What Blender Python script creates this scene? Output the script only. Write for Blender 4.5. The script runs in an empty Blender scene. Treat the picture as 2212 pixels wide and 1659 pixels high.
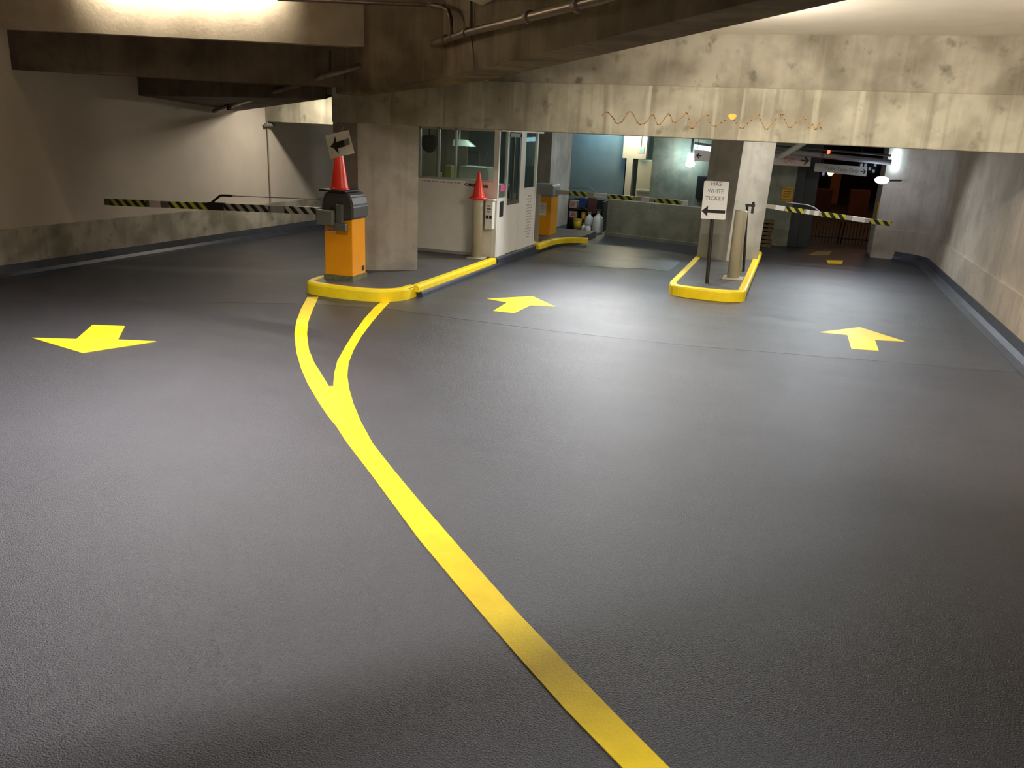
import bpy, bmesh, math, random
from mathutils import Vector, Matrix
random.seed(4)
W, H = 2212, 1659
YAW, PITCH, ROLL, F, EYE = -0.32388295, 0.30184085, 0.04750134, 1729.07, 2.1
scene = bpy.context.scene
C = scene.collection

# ------------------------------------------------------------------ camera
s, c = math.sin, math.cos
FWD = Vector((s(YAW)*c(PITCH), c(YAW)*c(PITCH), -s(PITCH)))
R0 = Vector((c(YAW), -s(YAW), 0)); U0 = R0.cross(FWD)
RT = R0*c(ROLL) + U0*s(ROLL); UP = -R0*s(ROLL) + U0*c(ROLL)
EYEP = Vector((0, 0, EYE))
cam = bpy.data.cameras.new('camera'); cam.sensor_width = 36; cam.lens = F/W*36
cam.clip_end = 300; cam.clip_start = 0.05
co = bpy.data.objects.new('camera', cam); C.objects.link(co)
m = Matrix((RT, UP, -FWD)).transposed().to_4x4(); m.translation = EYEP
co.matrix_world = m
scene.camera = co
# surveying helpers: where a sight line meets a level, or an upright plane, of the garage
def sight(x, y): return FWD*F + RT*(x-W/2) - UP*(y-H/2)
def G(x, y, z=0.0):
    d = sight(x, y); return EYEP + d*((z-EYE)/d.z)
def AY(x, y, Y):
    d = sight(x, y); return EYEP + d*(Y/d.y)
def AX(x, y, X):
    d = sight(x, y); return EYEP + d*(X/d.x)

# ------------------------------------------------------------------ materials
def srgb(r, g, b):
    f = lambda v: (v/255/12.92) if v/255 <= .04045 else ((v/255+.055)/1.055)**2.4
    return (f(r), f(g), f(b), 1)
def mat(name, col, rough=.5, metal=0, emit=None, estr=0, bump=0, bscale=40, var=0, vscale=6, spec=.5, coat=0, trans=0, bdist=.01):
    M = bpy.data.materials.new(name); M.use_nodes = True
    n = M.node_tree.nodes; l = M.node_tree.links; b = n['Principled BSDF']
    b.inputs['Base Color'].default_value = col; b.inputs['Roughness'].default_value = rough
    b.inputs['Metallic'].default_value = metal; b.inputs['Specular IOR Level'].default_value = spec
    b.inputs['Coat Weight'].default_value = coat
    if emit: b.inputs['Emission Color'].default_value = emit; b.inputs['Emission Strength'].default_value = estr
    tc = n.new('ShaderNodeTexCoord')
    if var:
        t = n.new('ShaderNodeTexNoise'); t.inputs['Scale'].default_value = vscale; t.inputs['Detail'].default_value = 6
        l.new(tc.outputs['Object'], t.inputs['Vector'])
        r = n.new('ShaderNodeMapRange'); r.inputs['From Min'].default_value = .3; r.inputs['From Max'].default_value = .7
        r.inputs['To Min'].default_value = 1-var; r.inputs['To Max'].default_value = 1+var
        l.new(t.outputs['Fac'], r.inputs['Value'])
        v = n.new('ShaderNodeVectorMath'); v.operation = 'SCALE'; v.inputs[0].default_value = col[:3]
        l.new(r.outputs['Result'], v.inputs['Scale']); l.new(v.outputs[0], b.inputs['Base Color'])
    if bump:
        t = n.new('ShaderNodeTexNoise'); t.inputs['Scale'].default_value = bscale; t.inputs['Detail'].default_value = 4
        l.new(tc.outputs['Object'], t.inputs['Vector'])
        bp = n.new('ShaderNodeBump'); bp.inputs['Strength'].default_value = bump; bp.inputs['Distance'].default_value = bdist
        l.new(t.outputs['Fac'], bp.inputs['Height']); l.new(bp.outputs['Normal'], b.inputs['Normal'])
    return M
def concrete(name, light, dark, streak=.35, stain=.5, seams=True, rough=.8, stain_col=None):
    """board-formed concrete: cloudy mottling, downward streaks, pinholes and stains"""
    M = bpy.data.materials.new(name); M.use_nodes = True
    n = M.node_tree.nodes; l = M.node_tree.links; b = n['Principled BSDF']
    b.inputs['Roughness'].default_value = rough; b.inputs['Specular IOR Level'].default_value = .25
    tc = n.new('ShaderNodeTexCoord')
    def noise(scale, detail=6, vec=None, sc=None):
        t = n.new('ShaderNodeTexNoise'); t.inputs['Scale'].default_value = scale; t.inputs['Detail'].default_value = detail
        if sc:
            mp = n.new('ShaderNodeMapping'); mp.inputs['Scale'].default_value = sc
            l.new(tc.outputs['Object'], mp.inputs['Vector']); l.new(mp.outputs[0], t.inputs['Vector'])
        else: l.new(tc.outputs['Object'], t.inputs['Vector'])
        return t
    def mr(sock, a, bb, lo=0, hi=1):
        r = n.new('ShaderNodeMapRange'); r.inputs['From Min'].default_value = a; r.inputs['From Max'].default_value = bb
        r.inputs['To Min'].default_value = lo; r.inputs['To Max'].default_value = hi
        l.new(sock, r.inputs['Value']); return r.outputs['Result']
    def mix(fac, A, B, mode='MIX'):
        x = n.new('ShaderNodeMix'); x.data_type = 'RGBA'; x.blend_type = mode
        l.new(fac, x.inputs['Factor']) if not isinstance(fac, float) else x.inputs['Factor'].__setattr__('default_value', fac)
        for v, k in ((A, 'A'), (B, 'B')):
            i = [q for q in x.inputs if q.name == k and q.type == 'RGBA'][0]
            l.new(v, i) if hasattr(v, 'links') else i.__setattr__('default_value', v)
        return [q for q in x.outputs if q.type == 'RGBA'][0]
    cl = mix(mr(noise(1.6, 9).outputs['Fac'], .40, .62), light, dark)
    md = tuple((a_+b_)/2*.8 for a_, b_ in zip(light[:3], dark[:3]))+(1,)
    cl = mix(mr(noise(3.7, 8).outputs['Fac'], .52, .66, 0, .55), cl, md)
    mid = tuple(v*.72 for v in dark[:3])+(1,)
    st = mr(noise(1, 5, sc=(7, 7, .35)).outputs['Fac'], .52, .72, 0, streak)
    cl = mix(st, cl, stain_col or mid)
    st2 = mr(noise(1, 5, sc=(9, 9, .5)).outputs['Fac'], .56, .74, 0, streak*.8)
    cl = mix(st2, cl, tuple(min(1, v*1.35) for v in light[:3])+(1,))
    sp = mr(noise(5, 8).outputs['Fac'], .6, .72, 0, stain)
    cl = mix(sp, cl, tuple(v*.6 for v in dark[:3])+(1,))
    ph = mr(noise(38, 2).outputs['Fac'], .72, .78, 0, .6)
    cl = mix(ph, cl, tuple(v*.4 for v in dark[:3])+(1,))
    l.new(cl, b.inputs['Base Color'])
    bp = n.new('ShaderNodeBump'); bp.inputs['Strength'].default_value = .35; bp.inputs['Distance'].default_value = .01
    l.new(noise(26, 6).outputs['Fac'], bp.inputs['Height']); l.new(bp.outputs['Normal'], b.inputs['Normal'])
    return M
def floor_material():
    M = bpy.data.materials.new('traffic_coating'); M.use_nodes = True
    n = M.node_tree.nodes; l = M.node_tree.links; b = n['Principled BSDF']
    tc = n.new('ShaderNodeTexCoord')
    def noise(sc, d=4, vs=None):
        t = n.new('ShaderNodeTexNoise'); t.inputs['Scale'].default_value = sc; t.inputs['Detail'].default_value = d
        if vs:
            mp = n.new('ShaderNodeMapping'); mp.inputs['Scale'].default_value = vs
            l.new(tc.outputs['Object'], mp.inputs['Vector']); l.new(mp.outputs[0], t.inputs['Vector'])
        else: l.new(tc.outputs['Object'], t.inputs['Vector'])
        return t.outputs['Fac']
    def mr(sock, a, bb, lo, hi):
        r = n.new('ShaderNodeMapRange'); r.inputs['From Min'].default_value = a; r.inputs['From Max'].default_value = bb
        r.inputs['To Min'].default_value = lo; r.inputs['To Max'].default_value = hi; l.new(sock, r.inputs['Value']); return r.outputs['Result']
    x = n.new('ShaderNodeMix'); x.data_type = 'RGBA'
    ra = [q for q in x.inputs if q.type == 'RGBA']
    ra[0].default_value = (.022, .0225, .029, 1); ra[1].default_value = (.032, .0325, .040, 1)
    l.new(mr(noise(.9, 6), .35, .65, 0, 1), x.inputs['Factor'])
    # grit specks
    x2 = n.new('ShaderNodeMix'); x2.data_type = 'RGBA'; rb = [q for q in x2.inputs if q.type == 'RGBA']
    l.new([q for q in x.outputs if q.type == 'RGBA'][0], rb[0]); rb[1].default_value = (.08, .08, .09, 1)
    l.new(mr(noise(190, 2), .50, .70, 0, .8), x2.inputs['Factor'])
    l.new([q for q in x2.outputs if q.type == 'RGBA'][0], b.inputs['Base Color'])
    l.new(mr(noise(.7, 5, (1, 2.2, 1)), .3, .7, .30, .37), b.inputs['Roughness'])
    b.inputs['Specular IOR Level'].default_value = .46
    bp = n.new('ShaderNodeBump'); bp.inputs['Strength'].default_value = 1.0; bp.inputs['Distance'].default_value = .0065
    l.new(noise(135, 4), bp.inputs['Height'])
    bp2 = n.new('ShaderNodeBump'); bp2.inputs['Strength'].default_value = .05; bp2.inputs['Distance'].default_value = .01
    l.new(noise(3.2, 3, (1, 2.4, 1)), bp2.inputs['Height']); l.new(bp.outputs[0], bp2.inputs['Normal'])
    l.new(bp2.outputs[0], b.inputs['Normal'])
    return M
def stripes(name, a, b2, period=.155, slant=1.0, duty=.5):
    M = bpy.data.materials.new(name); M.use_nodes = True
    n = M.node_tree.nodes; l = M.node_tree.links; b = n['Principled BSDF']; b.inputs['Roughness'].default_value = .4
    tc = n.new('ShaderNodeTexCoord'); sp = n.new('ShaderNodeSeparateXYZ'); l.new(tc.outputs['Object'], sp.inputs[0])
    def mth(op, p, q):
        k = n.new('ShaderNodeMath'); k.operation = op
        for i, v in enumerate((p, q)):
            l.new(v, k.inputs[i]) if hasattr(v, 'links') else k.inputs[i].__setattr__('default_value', v)
        return k.outputs[0]
    v = mth('ADD', sp.outputs['X'], mth('MULTIPLY', sp.outputs['Z'], slant))
    v = mth('LESS_THAN', mth('FRACT', mth('DIVIDE', mth('ADD', v, 50*period), period), 0), duty)
    x = n.new('ShaderNodeMix'); x.data_type = 'RGBA'; ra = [q for q in x.inputs if q.type == 'RGBA']
    ra[0].default_value = a; ra[1].default_value = b2; l.new(v, x.inputs['Factor'])
    l.new([q for q in x.outputs if q.type == 'RGBA'][0], b.inputs['Base Color'])
    return M
def glass_mat(name, tint=(.85, .93, .9, 1), mixf=.12):
    M = bpy.data.materials.new(name); M.use_nodes = True
    n = M.node_tree.nodes; l = M.node_tree.links; n.remove(n['Principled BSDF'])
    t = n.new('ShaderNodeBsdfTransparent'); t.inputs[0].default_value = tint
    g = n.new('ShaderNodeBsdfGlossy'); g.inputs['Roughness'].default_value = .03
    x = n.new('ShaderNodeMixShader'); x.inputs[0].default_value = mixf
    l.new(t.outputs[0], x.inputs[1]); l.new(g.outputs[0], x.inputs[2]); l.new(x.outputs[0], n['Material Output'].inputs[0])
    return M

CONC = concrete('board_formed_concrete', (.345, .32, .245, 1), (.20, .18, .13, 1), streak=.75, stain=.7)
CONC2 = concrete('mottled_concrete', (.32, .29, .225, 1), (.16, .142, .105, 1), streak=.3, stain=.8)
CONCG = concrete('column_concrete', (.47, .45, .40, 1), (.33, .31, .27, 1), streak=.3, stain=.2)
CONCR = concrete('side_wall_concrete', (.60, .52, .43, 1), (.46, .395, .32, 1), streak=.35, stain=.15)
CONCL = concrete('ledge_concrete', (.42, .39, .32, 1), (.21, .19, .14, 1), streak=.3, stain=.6)
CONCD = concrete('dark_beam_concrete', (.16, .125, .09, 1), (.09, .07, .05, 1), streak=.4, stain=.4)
GREENW = concrete('greenish_back_concrete', (.36, .36, .25, 1), (.19, .22, .16, 1), streak=.3, stain=.6)
LOWC = concrete('barrier_wall_concrete', (.24, .225, .16, 1), (.15, .145, .10, 1), streak=.15, stain=.4)
PAINTW = mat('cream_painted_wall', (.50, .445, .375, 1), .75, var=.06, vscale=2, bump=.15, bscale=30)
PAINTC = mat('white_painted_ceiling', (.82, .76, .66, 1), .8, var=.04, vscale=3)
FLOOR = floor_material()
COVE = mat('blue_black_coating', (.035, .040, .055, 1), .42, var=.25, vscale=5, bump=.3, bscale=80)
ISLTOP = mat('grey_island_coating', (.085, .082, .078, 1), .5, var=.12, vscale=5, bump=.3, bscale=90)
YEL = mat('yellow_traffic_paint', (.92, .66, .012, 1), .5, spec=.25, var=.07, vscale=7, bump=.35, bscale=95, bdist=.003)
YELC = mat('yellow_kerb_paint', (.93, .68, .014, 1), .42, spec=.35, var=.06, vscale=9, bump=.15, bscale=60)
ORG = mat('orange_cabinet_paint', (.85, .33, .004, 1), .38, var=.03)
DGREY = mat('dark_grey_housing', (.055, .055, .05, 1), .5, var=.1)
LGREY = mat('light_grey_housing', (.34, .34, .33, 1), .45)
BLACK = mat('black_rubber', (.012, .012, .012, 1), .55)
BLACKM = mat('black_painted_metal', (.015, .014, .012, 1), .45)
RED = mat('red_orange_cone_plastic', (.92, .045, .022, 1), .32)
BEIGE = mat('beige_bollard_paint', (.48, .43, .31, 1), .45, var=.05)
WHITE = mat('white_enamel', (.80, .78, .72, 1), .4)
OFFW = mat('off_white_panel', (.80, .77, .70, 1), .5, var=.03)
SIGNW = mat('white_sign_face', (.94, .93, .91, 1), .5)
PAPER = mat('paper', (.78, .76, .70, 1), .8)
ALU = mat('aluminium_frame', (.55, .55, .52, 1), .35, metal=.6)
PIPE = mat('dull_painted_pipe', (.17, .13, .105, 1), .38, metal=.3, var=.2, vscale=9)
PIPEL = mat('grey_duct', (.25, .24, .26, 1), .4)
GLASS = glass_mat('booth_glass', (.80, .87, .84, 1), .07)
INK = mat('black_ink', (.012, .012, .012, 1), .6)
INKG = mat('grey_ink', (.25, .24, .24, 1), .6)
INKR = mat('faded_red_ink', (.42, .20, .16, 1), .6)
TAPE = stripes('black_and_yellow_tape', (.018, .016, .014, 1), (.62, .60, .07, 1))
TAPEW = stripes('black_and_white_tape', (.018, .016, .014, 1), (.50, .49, .44, 1))
PINKT = mat('pale_pink_reflector', (.62, .52, .46, 1), .5)
ARMM = mat('dull_white_arm', (.50, .46, .40, 1), .5)
ARMD = mat('grimy_arm', (.13, .11, .08, 1), .55)

# ------------------------------------------------------------------ mesh helpers
def obj(name, bm, m, parent=None, smooth=False):
    me = bpy.data.meshes.new(name)
    bmesh.ops.recalc_face_normals(bm, faces=bm.faces[:])
    if smooth:
        for f_ in bm.faces: f_.smooth = True
    if parent is not None: bmesh.ops.translate(bm, verts=bm.verts[:], vec=-parent.location)
    bm.to_mesh(me); bm.free()
    o = bpy.data.objects.new(name, me); C.objects.link(o)
    if m: me.materials.append(m)
    if parent is not None: o.parent = parent
    return o
def sub(name, bm, m, parent, smooth=False):
    """a piece one level down: world-built mesh under a part whose world origin is its thing's location"""
    root = parent.parent
    me = bpy.data.meshes.new(name); bmesh.ops.recalc_face_normals(bm, faces=bm.faces[:])
    if smooth:
        for f_ in bm.faces: f_.smooth = True
    if root is not None: bmesh.ops.translate(bm, verts=bm.verts[:], vec=-root.location)
    bm.to_mesh(me); bm.free(); me.materials.append(m)
    o = bpy.data.objects.new(name, me); C.objects.link(o); o.parent = parent
    return o
def thing(name, label, cat, loc, group=None):
    o = bpy.data.objects.new(name, None); C.objects.link(o); o.location = loc; o.empty_display_size = .1
    o['label'] = label; o['category'] = cat
    if group: o['group'] = group
    return o
def tag(o, label, cat, group=None):
    o['label'] = label; o['category'] = cat
    if group: o['group'] = group
    return o
def struct(name, bm, m, smooth=False):
    o = obj(name, bm, m, None, smooth); o['kind'] = 'structure'; return o
def B(): return bmesh.new()
def box(bm, x0, x1, y0, y1, z0, z1, M=None, bev=0):
    vs = [bm.verts.new(v) for v in [(x0,y0,z0),(x1,y0,z0),(x1,y1,z0),(x0,y1,z0),(x0,y0,z1),(x1,y0,z1),(x1,y1,z1),(x0,y1,z1)]]
    fs = [bm.faces.new([vs[i] for i in q]) for q in [(0,3,2,1),(4,5,6,7),(0,1,5,4),(1,2,6,5),(2,3,7,6),(3,0,4,7)]]
    if bev:
        es = list({e for f_ in fs for e in f_.edges})
        r = bmesh.ops.bevel(bm, geom=es, offset=bev, segments=3, profile=.5, affect='EDGES')
        vs = list({v for f_ in r['faces'] for v in f_.verts} | {v for v in vs if v.is_valid})
    if M is not None: bmesh.ops.transform(bm, matrix=M, verts=[v for v in vs if v.is_valid])
    return bm
def prism(bm, pts, z0, z1, pts2=None):
    lo = [bm.verts.new((p[0], p[1], z0 if len(p) < 3 else p[2])) for p in pts]
    hi = [bm.verts.new((p[0], p[1], z1)) for p in (pts2 or pts)]
    bm.faces.new(lo[::-1]); bm.faces.new(hi); k = len(lo)
    for i in range(k): bm.faces.new((lo[i], lo[(i+1) % k], hi[(i+1) % k], hi[i]))
    return bm
def frame_of(d):
    d = Vector(d).normalized(); a = Vector((0, 0, 1)) if abs(d.z) < .9 else Vector((1, 0, 0))
    u = d.cross(a).normalized(); return u, u.cross(d).normalized(), d
def tube(bm, pts, r, seg=14, cap=True):
    rings = []; pts = [Vector(p) for p in pts]
    for i, p in enumerate(pts):
        d = (pts[min(i+1, len(pts)-1)] - pts[max(i-1, 0)])
        u, v, _ = frame_of(d); rr = r[i] if isinstance(r, (list, tuple)) else r
        rings.append([bm.verts.new(p + u*math.cos(2*math.pi*k/seg)*rr + v*math.sin(2*math.pi*k/seg)*rr) for k in range(seg)])
    for a, b in zip(rings, rings[1:]):
        for k in range(seg): bm.faces.new((a[k], a[(k+1) % seg], b[(k+1) % seg], b[k]))
    if cap: bm.faces.new(rings[0][::-1]); bm.faces.new(rings[-1])
    return bm
def lathe(bm, cx, cy, prof, seg=32, cap=True):
    rings = [[bm.verts.new((cx+r*math.cos(2*math.pi*k/seg), cy+r*math.sin(2*math.pi*k/seg), z)) for k in range(seg)] for r, z in prof]
    for a, b in zip(rings, rings[1:]):
        for k in range(seg): bm.faces.new((a[k], a[(k+1) % seg], b[(k+1) % seg], b[k]))
    if cap: bm.faces.new(rings[0][::-1]); bm.faces.new(rings[-1])
    return bm
def quad(bm, *p):
    bm.faces.new([bm.verts.new(q) for q in p]); return bm
def slab(bm, pts, nrm, t):
    """flat outline (list of 3-D points) given thickness t along nrm"""
    n_ = Vector(nrm).normalized()
    a = [bm.verts.new(p) for p in pts]; b = [bm.verts.new(Vector(p)+n_*t) for p in pts]
    bm.faces.new(a[::-1]); bm.faces.new(b); k = len(a)
    for i in range(k): bm.faces.new((a[i], a[(i+1) % k], b[(i+1) % k], b[i]))
    return bm
def flat(bm, pts2, o, ex, ey, t=.004, off=.002):
    """2-D outline on a surface: origin o, axes ex, ey"""
    ex, ey = Vector(ex).normalized(), Vector(ey).normalized(); n_ = ex.cross(ey)
    return slab(bm, [Vector(o)+ex*x+ey*y+n_*off for x, y in pts2], n_, t)
def text_bm(s_, size, o, ex, ey, align='CENTER', bold=0, t=.003, off=.0015, width=None):
    cu = bpy.data.curves.new('t', 'FONT'); cu.body = s_; cu.size = size; cu.align_x = align; cu.align_y = 'CENTER'; cu.extrude = t/2; cu.offset = bold; cu.resolution_u = 3
    to = bpy.data.objects.new('t', cu); C.objects.link(to); dg = bpy.context.evaluated_depsgraph_get()
    me = bpy.data.meshes.new_from_object(to.evaluated_get(dg)); bm = bmesh.new(); bm.from_mesh(me)
    bpy.data.objects.remove(to); bpy.data.curves.remove(cu); bpy.data.meshes.remove(me)
    ex, ey = Vector(ex).normalized(), Vector(ey).normalized(); n_ = ex.cross(ey)
    sx = 1
    if width:
        xs = [v.co.x for v in bm.verts]; sx = width/(max(xs)-min(xs))
    for v in bm.verts: v.co = Vector(o)+ex*v.co.x*sx+ey*v.co.y+n_*(v.co.z+t/2+off)
    return bm
def add_bm(dst, src):
    me = bpy.data.meshes.new('x'); src.to_mesh(me); src.free(); dst.from_mesh(me); bpy.data.meshes.remove(me); return dst
ARROW = [(-.5, 0), (0, .5), (.5, 0), (.2, 0), (.2, -.5), (-.2, -.5), (-.2, 0)]

# ------------------------------------------------------------------ setting
XL, XR = -9.7, 2.6
bm = B(); box(bm, -14, 6, -9, 18.9, -.3, 0); struct('floor', bm, FLOOR)
# left wall with its seam, its concrete ledge and the coved coating at its foot
bm = B(); box(bm, XL-.4, XL, -9, 26, 0, 4.6); struct('wall_left', bm, PAINTW)
bm = B(); box(bm, XL, XL+.05, -9, 26, .0, .62, bev=.008)
o = struct('trim_1', bm, CONCL)
def cove(name, x, side, y0, y1, h=.17, d=.16):
    bm = B(); pr = [(0, h), (.02, h), (.035, .07), (.07, .028), (d, .004), (d, -.01), (0, -.01)]
    a = [bm.verts.new((x+side*q[0], y0, q[1])) for q in pr]; b = [bm.verts.new((x+side*q[0], y1, q[1])) for q in pr]
    for i in range(len(pr)): bm.faces.new((a[i], a[(i+1) % len(pr)], b[(i+1) % len(pr)], b[i]))
    bm.faces.new(a); bm.faces.new(b[::-1]); return struct(name, bm, COVE)
cove('baseboard_left', XL+.05, 1, -9, 24)
# right wall: straight, then rounding into the short wall beside the exit
def rpath(off):
    pts = [(XR-off, -9)]; r = 1.0-off; cx, cy = XR-1.0, 17.3
    for k in range(0, 10):
        a = math.radians(k*9); pts.append((cx+r*math.cos(a)*1.0, cy+r*math.sin(a)))
    pts.append((cx, cy+r)); return pts
def wallstrip(bm, pts, z0, z1, th):
    inn = pts; out = [(p[0]+th, p[1]) if i < 2 else (p[0]+th, p[1]+th) for i, p in enumerate(pts)]
    for i in range(len(inn)-1):
        prism(bm, [inn[i], out[i], out[i+1], inn[i+1]], z0, z1)
    bmesh.ops.remove_doubles(bm, verts=bm.verts[:], dist=.0001); return bm
bm = B(); wallstrip(bm, rpath(0), 0, 4.6, .5); struct('wall_right', bm, CONCR)
bm = B(); wallstrip(bm, rpath(.03), 0, .60, .06); struct('trim_2', bm, CONCR)
bm = B()
pth = rpath(.03)[:9]
prof = [(0, .17), (.02, .17), (.05, .08), (.09, .03), (.17, .004), (.17, -.01), (0, -.01)]
def inward(i):
    if i == 0: return Vector((-1, 0))
    a = Vector(pth[max(i-1, 0)]); b = Vector(pth[min(i+1, len(pth)-1)]); d = (b-a).normalized(); return Vector((-d.y, d.x))
rings = []
for i, p in enumerate(pth):
    n_ = inward(i); rings.append([bm.verts.new((p[0]+n_.x*q[0], p[1]+n_.y*q[0], q[1])) for q in prof])
for a, b in zip(rings, rings[1:]):
    for k in range(len(prof)): bm.faces.new((a[k], a[(k+1) % 7], b[(k+1) % 7], b[k]))
bm.faces.new(rings[0]); bm.faces.new(rings[-1][::-1]); struct('baseboard_right', bm, COVE)
bm = B(); box(bm, -14, 6, -9.3, -9, 0, 4.6); struct('wall_rear', bm, CONCD)
# ceilings: left bay, right bay, rear zone
YB = 10.05
bm = B()
box(bm, -14, 6, -9.3, 6.0, 4.35, 4.6)
box(bm, -14, -3.2, 6.0, 10.9, 4.35, 4.6)
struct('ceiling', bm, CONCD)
bm = B(); box(bm, -3.2, 6, 4.6, YB+.3, 3.30, 3.55); o = struct('ceiling_right', bm, PAINTC)
bm = B(); box(bm, -14, 6, YB+.6, 19.2, 2.78, 3.0); box(bm, -14, -.1, 19.2, 26, 2.78, 3.0); o = struct('ceiling_rear', bm, CONCG)

# ------------------------------------------------------------------ beams
def beamtag(o, label): return tag(o, label, 'beam')
# front beam, lower tier and set-back upper tier
bm = B(); box(bm, -6.15, XR, YB, YB+.62, 2.15, 2.73, bev=.012)
# painted scribble of rust-orange drips is its own child
t = thing('ceiling_beam', 'long pale two-tier concrete beam across the lanes with an orange scribble', 'beam', (-2, YB, 2.15))
low = obj('lower_tier', bm, CONC, t)
bm = B(); box(bm, -3.9, XR, YB+.06, YB+.62, 2.725, 3.34, bev=.012); obj('upper_tier', bm, CONC2, t)
# scribble
SCR = mat('orange_paint_streak', (.27, .15, .05, 1), .6); SCRB = mat('bright_orange_paint', (.85, .40, .05, 1), .6)
px = [(1300,250),(1312,240),(1325,255),(1333,268),(1345,262),(1358,240),(1366,243),(1380,270),(1395,266),(1408,246),(1413,250),(1422,274),(1440,250),(1446,244),(1455,268),(1475,252),(1484,241),(1490,262),(1494,281),(1508,262),(1528,246),(1533,262),(1542,275),(1562,262),(1580,252),(1588,262),(1602,280),(1618,264),(1640,244),(1644,262),(1655,283),(1672,262),(1690,244),(1696,262),(1705,278),(1722,262),(1738,252),(1748,282),(1756,265),(1762,283),(1770,262),(1774,280)]
px2 = [px[0]]
for a_, b_ in zip(px, px[1:]): px2 += [(a_[0]*.8+b_[0]*.2, a_[1]*.8+b_[1]*.2), (a_[0]*.2+b_[0]*.8, a_[1]*.2+b_[1]*.8)]
sp_ = [AY(x, y, YB) for x, y in px2+[px[-1]]]
def ribbon(bm, pts, w, n_=Vector((0, -1, 0)), t_=.003):
    for i in range(len(pts)-1):
        a, b = Vector(pts[i]), Vector(pts[i+1]); d = (b-a).normalized(); q = d.cross(n_)*w/2; e = d*w*.3
        slab(bm, [a-e-q, b+e-q, b+e+q, a-e+q], n_, t_)
    return bm
bm = B(); ribbon(bm, sp_, .013); o = obj('orange_scribble', bm, SCR, t)
bm = B(); cpt = AY(1582, 252, YB)
slab(bm, [cpt+Vector((math.cos(a)*.045*(1+.25*math.sin(3*a)), 0, math.sin(a)*.032)) for a in [i*math.pi/8 for i in range(16)]], (0, -1, 0), .005)
obj('orange_paint_spot', bm, SCRB, t)
# diagonal beam
ZD = 2.72
R1 = G(1059, 172, ZD); R0p = G(1830, 0, ZD); L1 = G(956, 168, ZD); dR = (R0p-R1).normalized()
L0 = G(1642, 0, ZD)
near = 9.0
R0e = R1 + dR*near; L0e = L1 + (L0-L1).normalized()*near
R1.y = min(R1.y, YB+.02)
bm = B()
hz = 2.50
P = [R0e, R1, Vector((-5.62, 10.02, hz)), Vector((-6.25, 10.10, hz)), L1, L0e]
prism(bm, [(p.x, p.y, ZD if i in (0, 1, 4, 5) else hz) for i, p in enumerate(P)], 0, 4.36)
beamtag(obj('ceiling_beam', bm, concrete('diagonal_beam_concrete', (.24, .19, .125, 1), (.12, .09, .06, 1), streak=.4, stain=.4)), 'dark diagonal concrete beam running from the left column towards the upper right')
# its lower continuation to the left wall
bm = B(); prism(bm, [(-9.7, 10.35, 2.41), (-6.28, 10.12, 2.45), (-6.4, 10.9, 2.60), (-9.7, 12.7, 2.28)], 0, 3.2)
beamtag(obj('ceiling_beam', bm, CONCD), 'low dark beam between the left wall and the cone column')
# lit fascia beam across the left bay
FA = Vector((-9.7, 8.1, 3.07)); FB = Vector((-4.75, 10.25, 3.10))
nf = Vector((-(FB-FA).y, (FB-FA).x, 0)).normalized()
bm = B(); q = nf*.45
prism(bm, [(FA.x, FA.y, 3.07), (FB.x, FB.y, 3.10), (FB.x+q.x, FB.y+q.y, 3.10), (FA.x+q.x, FA.y+q.y, 3.07)], 0, 4.36)
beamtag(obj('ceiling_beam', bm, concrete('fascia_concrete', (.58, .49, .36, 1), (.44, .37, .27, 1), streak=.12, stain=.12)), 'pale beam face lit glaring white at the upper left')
# deeper dark rib tucked under it
bm = B(); q2 = nf*.12
prism(bm, [(-9.7, 8.22, 2.60), (-5.9, 9.98, 2.60), (-6.1, 10.5, 2.60), (-9.7, 8.85, 2.62)], 0, 3.3)
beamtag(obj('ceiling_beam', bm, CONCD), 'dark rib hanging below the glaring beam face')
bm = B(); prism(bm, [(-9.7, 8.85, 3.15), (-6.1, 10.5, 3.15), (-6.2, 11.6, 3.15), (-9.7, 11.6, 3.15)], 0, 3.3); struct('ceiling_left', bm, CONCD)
# far fascia of the left lane
bm = B(); box(bm, -9.7, -6.4, 13.5, 14.1, 2.12, 2.80, bev=.01)
beamtag(obj('ceiling_beam', bm, CONC), 'short pale beam over the far end of the left lane')

# ------------------------------------------------------------------ columns
bm = B(); prism(bm, [(-5.78, 10.09), (-5.09, 10.57), (-5.55, 11.3), (-6.36, 10.42)], .144, 2.52)
tag(obj('concrete_column', bm, CONCG), 'broad concrete column on the left island behind the orange cabinet with a cone', 'column')
def b3(x, y): p = G(x, y, .15); return (p.x, p.y)
bt = [b3(1505, 555), b3(1568, 563), b3(1637, 560)]
bt.append((bt[0][0]+bt[2][0]-bt[1][0], bt[0][1]+bt[2][1]-bt[1][1]))
tp = [AY(1537, 311, bt[0][1]), AY(1606, 313, bt[1][1]), AY(1676, 316, bt[2][1])]
tp = [(p.x, p.y) for p in tp]; tp.append((tp[0][0]+tp[2][0]-tp[1][0], tp[0][1]+tp[2][1]-tp[1][1]))
bm = B(); sc_ = (2.8-.15)/(2.12-.15)
tp = [(b_[0]+(a_[0]-b_[0])*sc_, b_[1]+(a_[1]-b_[1])*sc_) for a_, b_ in zip(tp, bt)]
prism(bm, bt, .144, 2.79, tp)
tag(obj('concrete_column', bm, CONCG), 'tall concrete column on the right island behind the white arrow sign', 'column')
bm = B(); xc3 = AY(1187, 400, 16.95).x; yc3 = AX(1230, 400, xc3).y; box(bm, xc3-.45, xc3, 16.95, yc3, 0.144, 2.79)
tag(obj('concrete_column', bm, CONCG), 'narrow concrete column behind the far orange cabinet beside the booth', 'column')
a = AY(1645, 450, 19.0); b = AY(1713, 450, 19.0)
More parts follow.
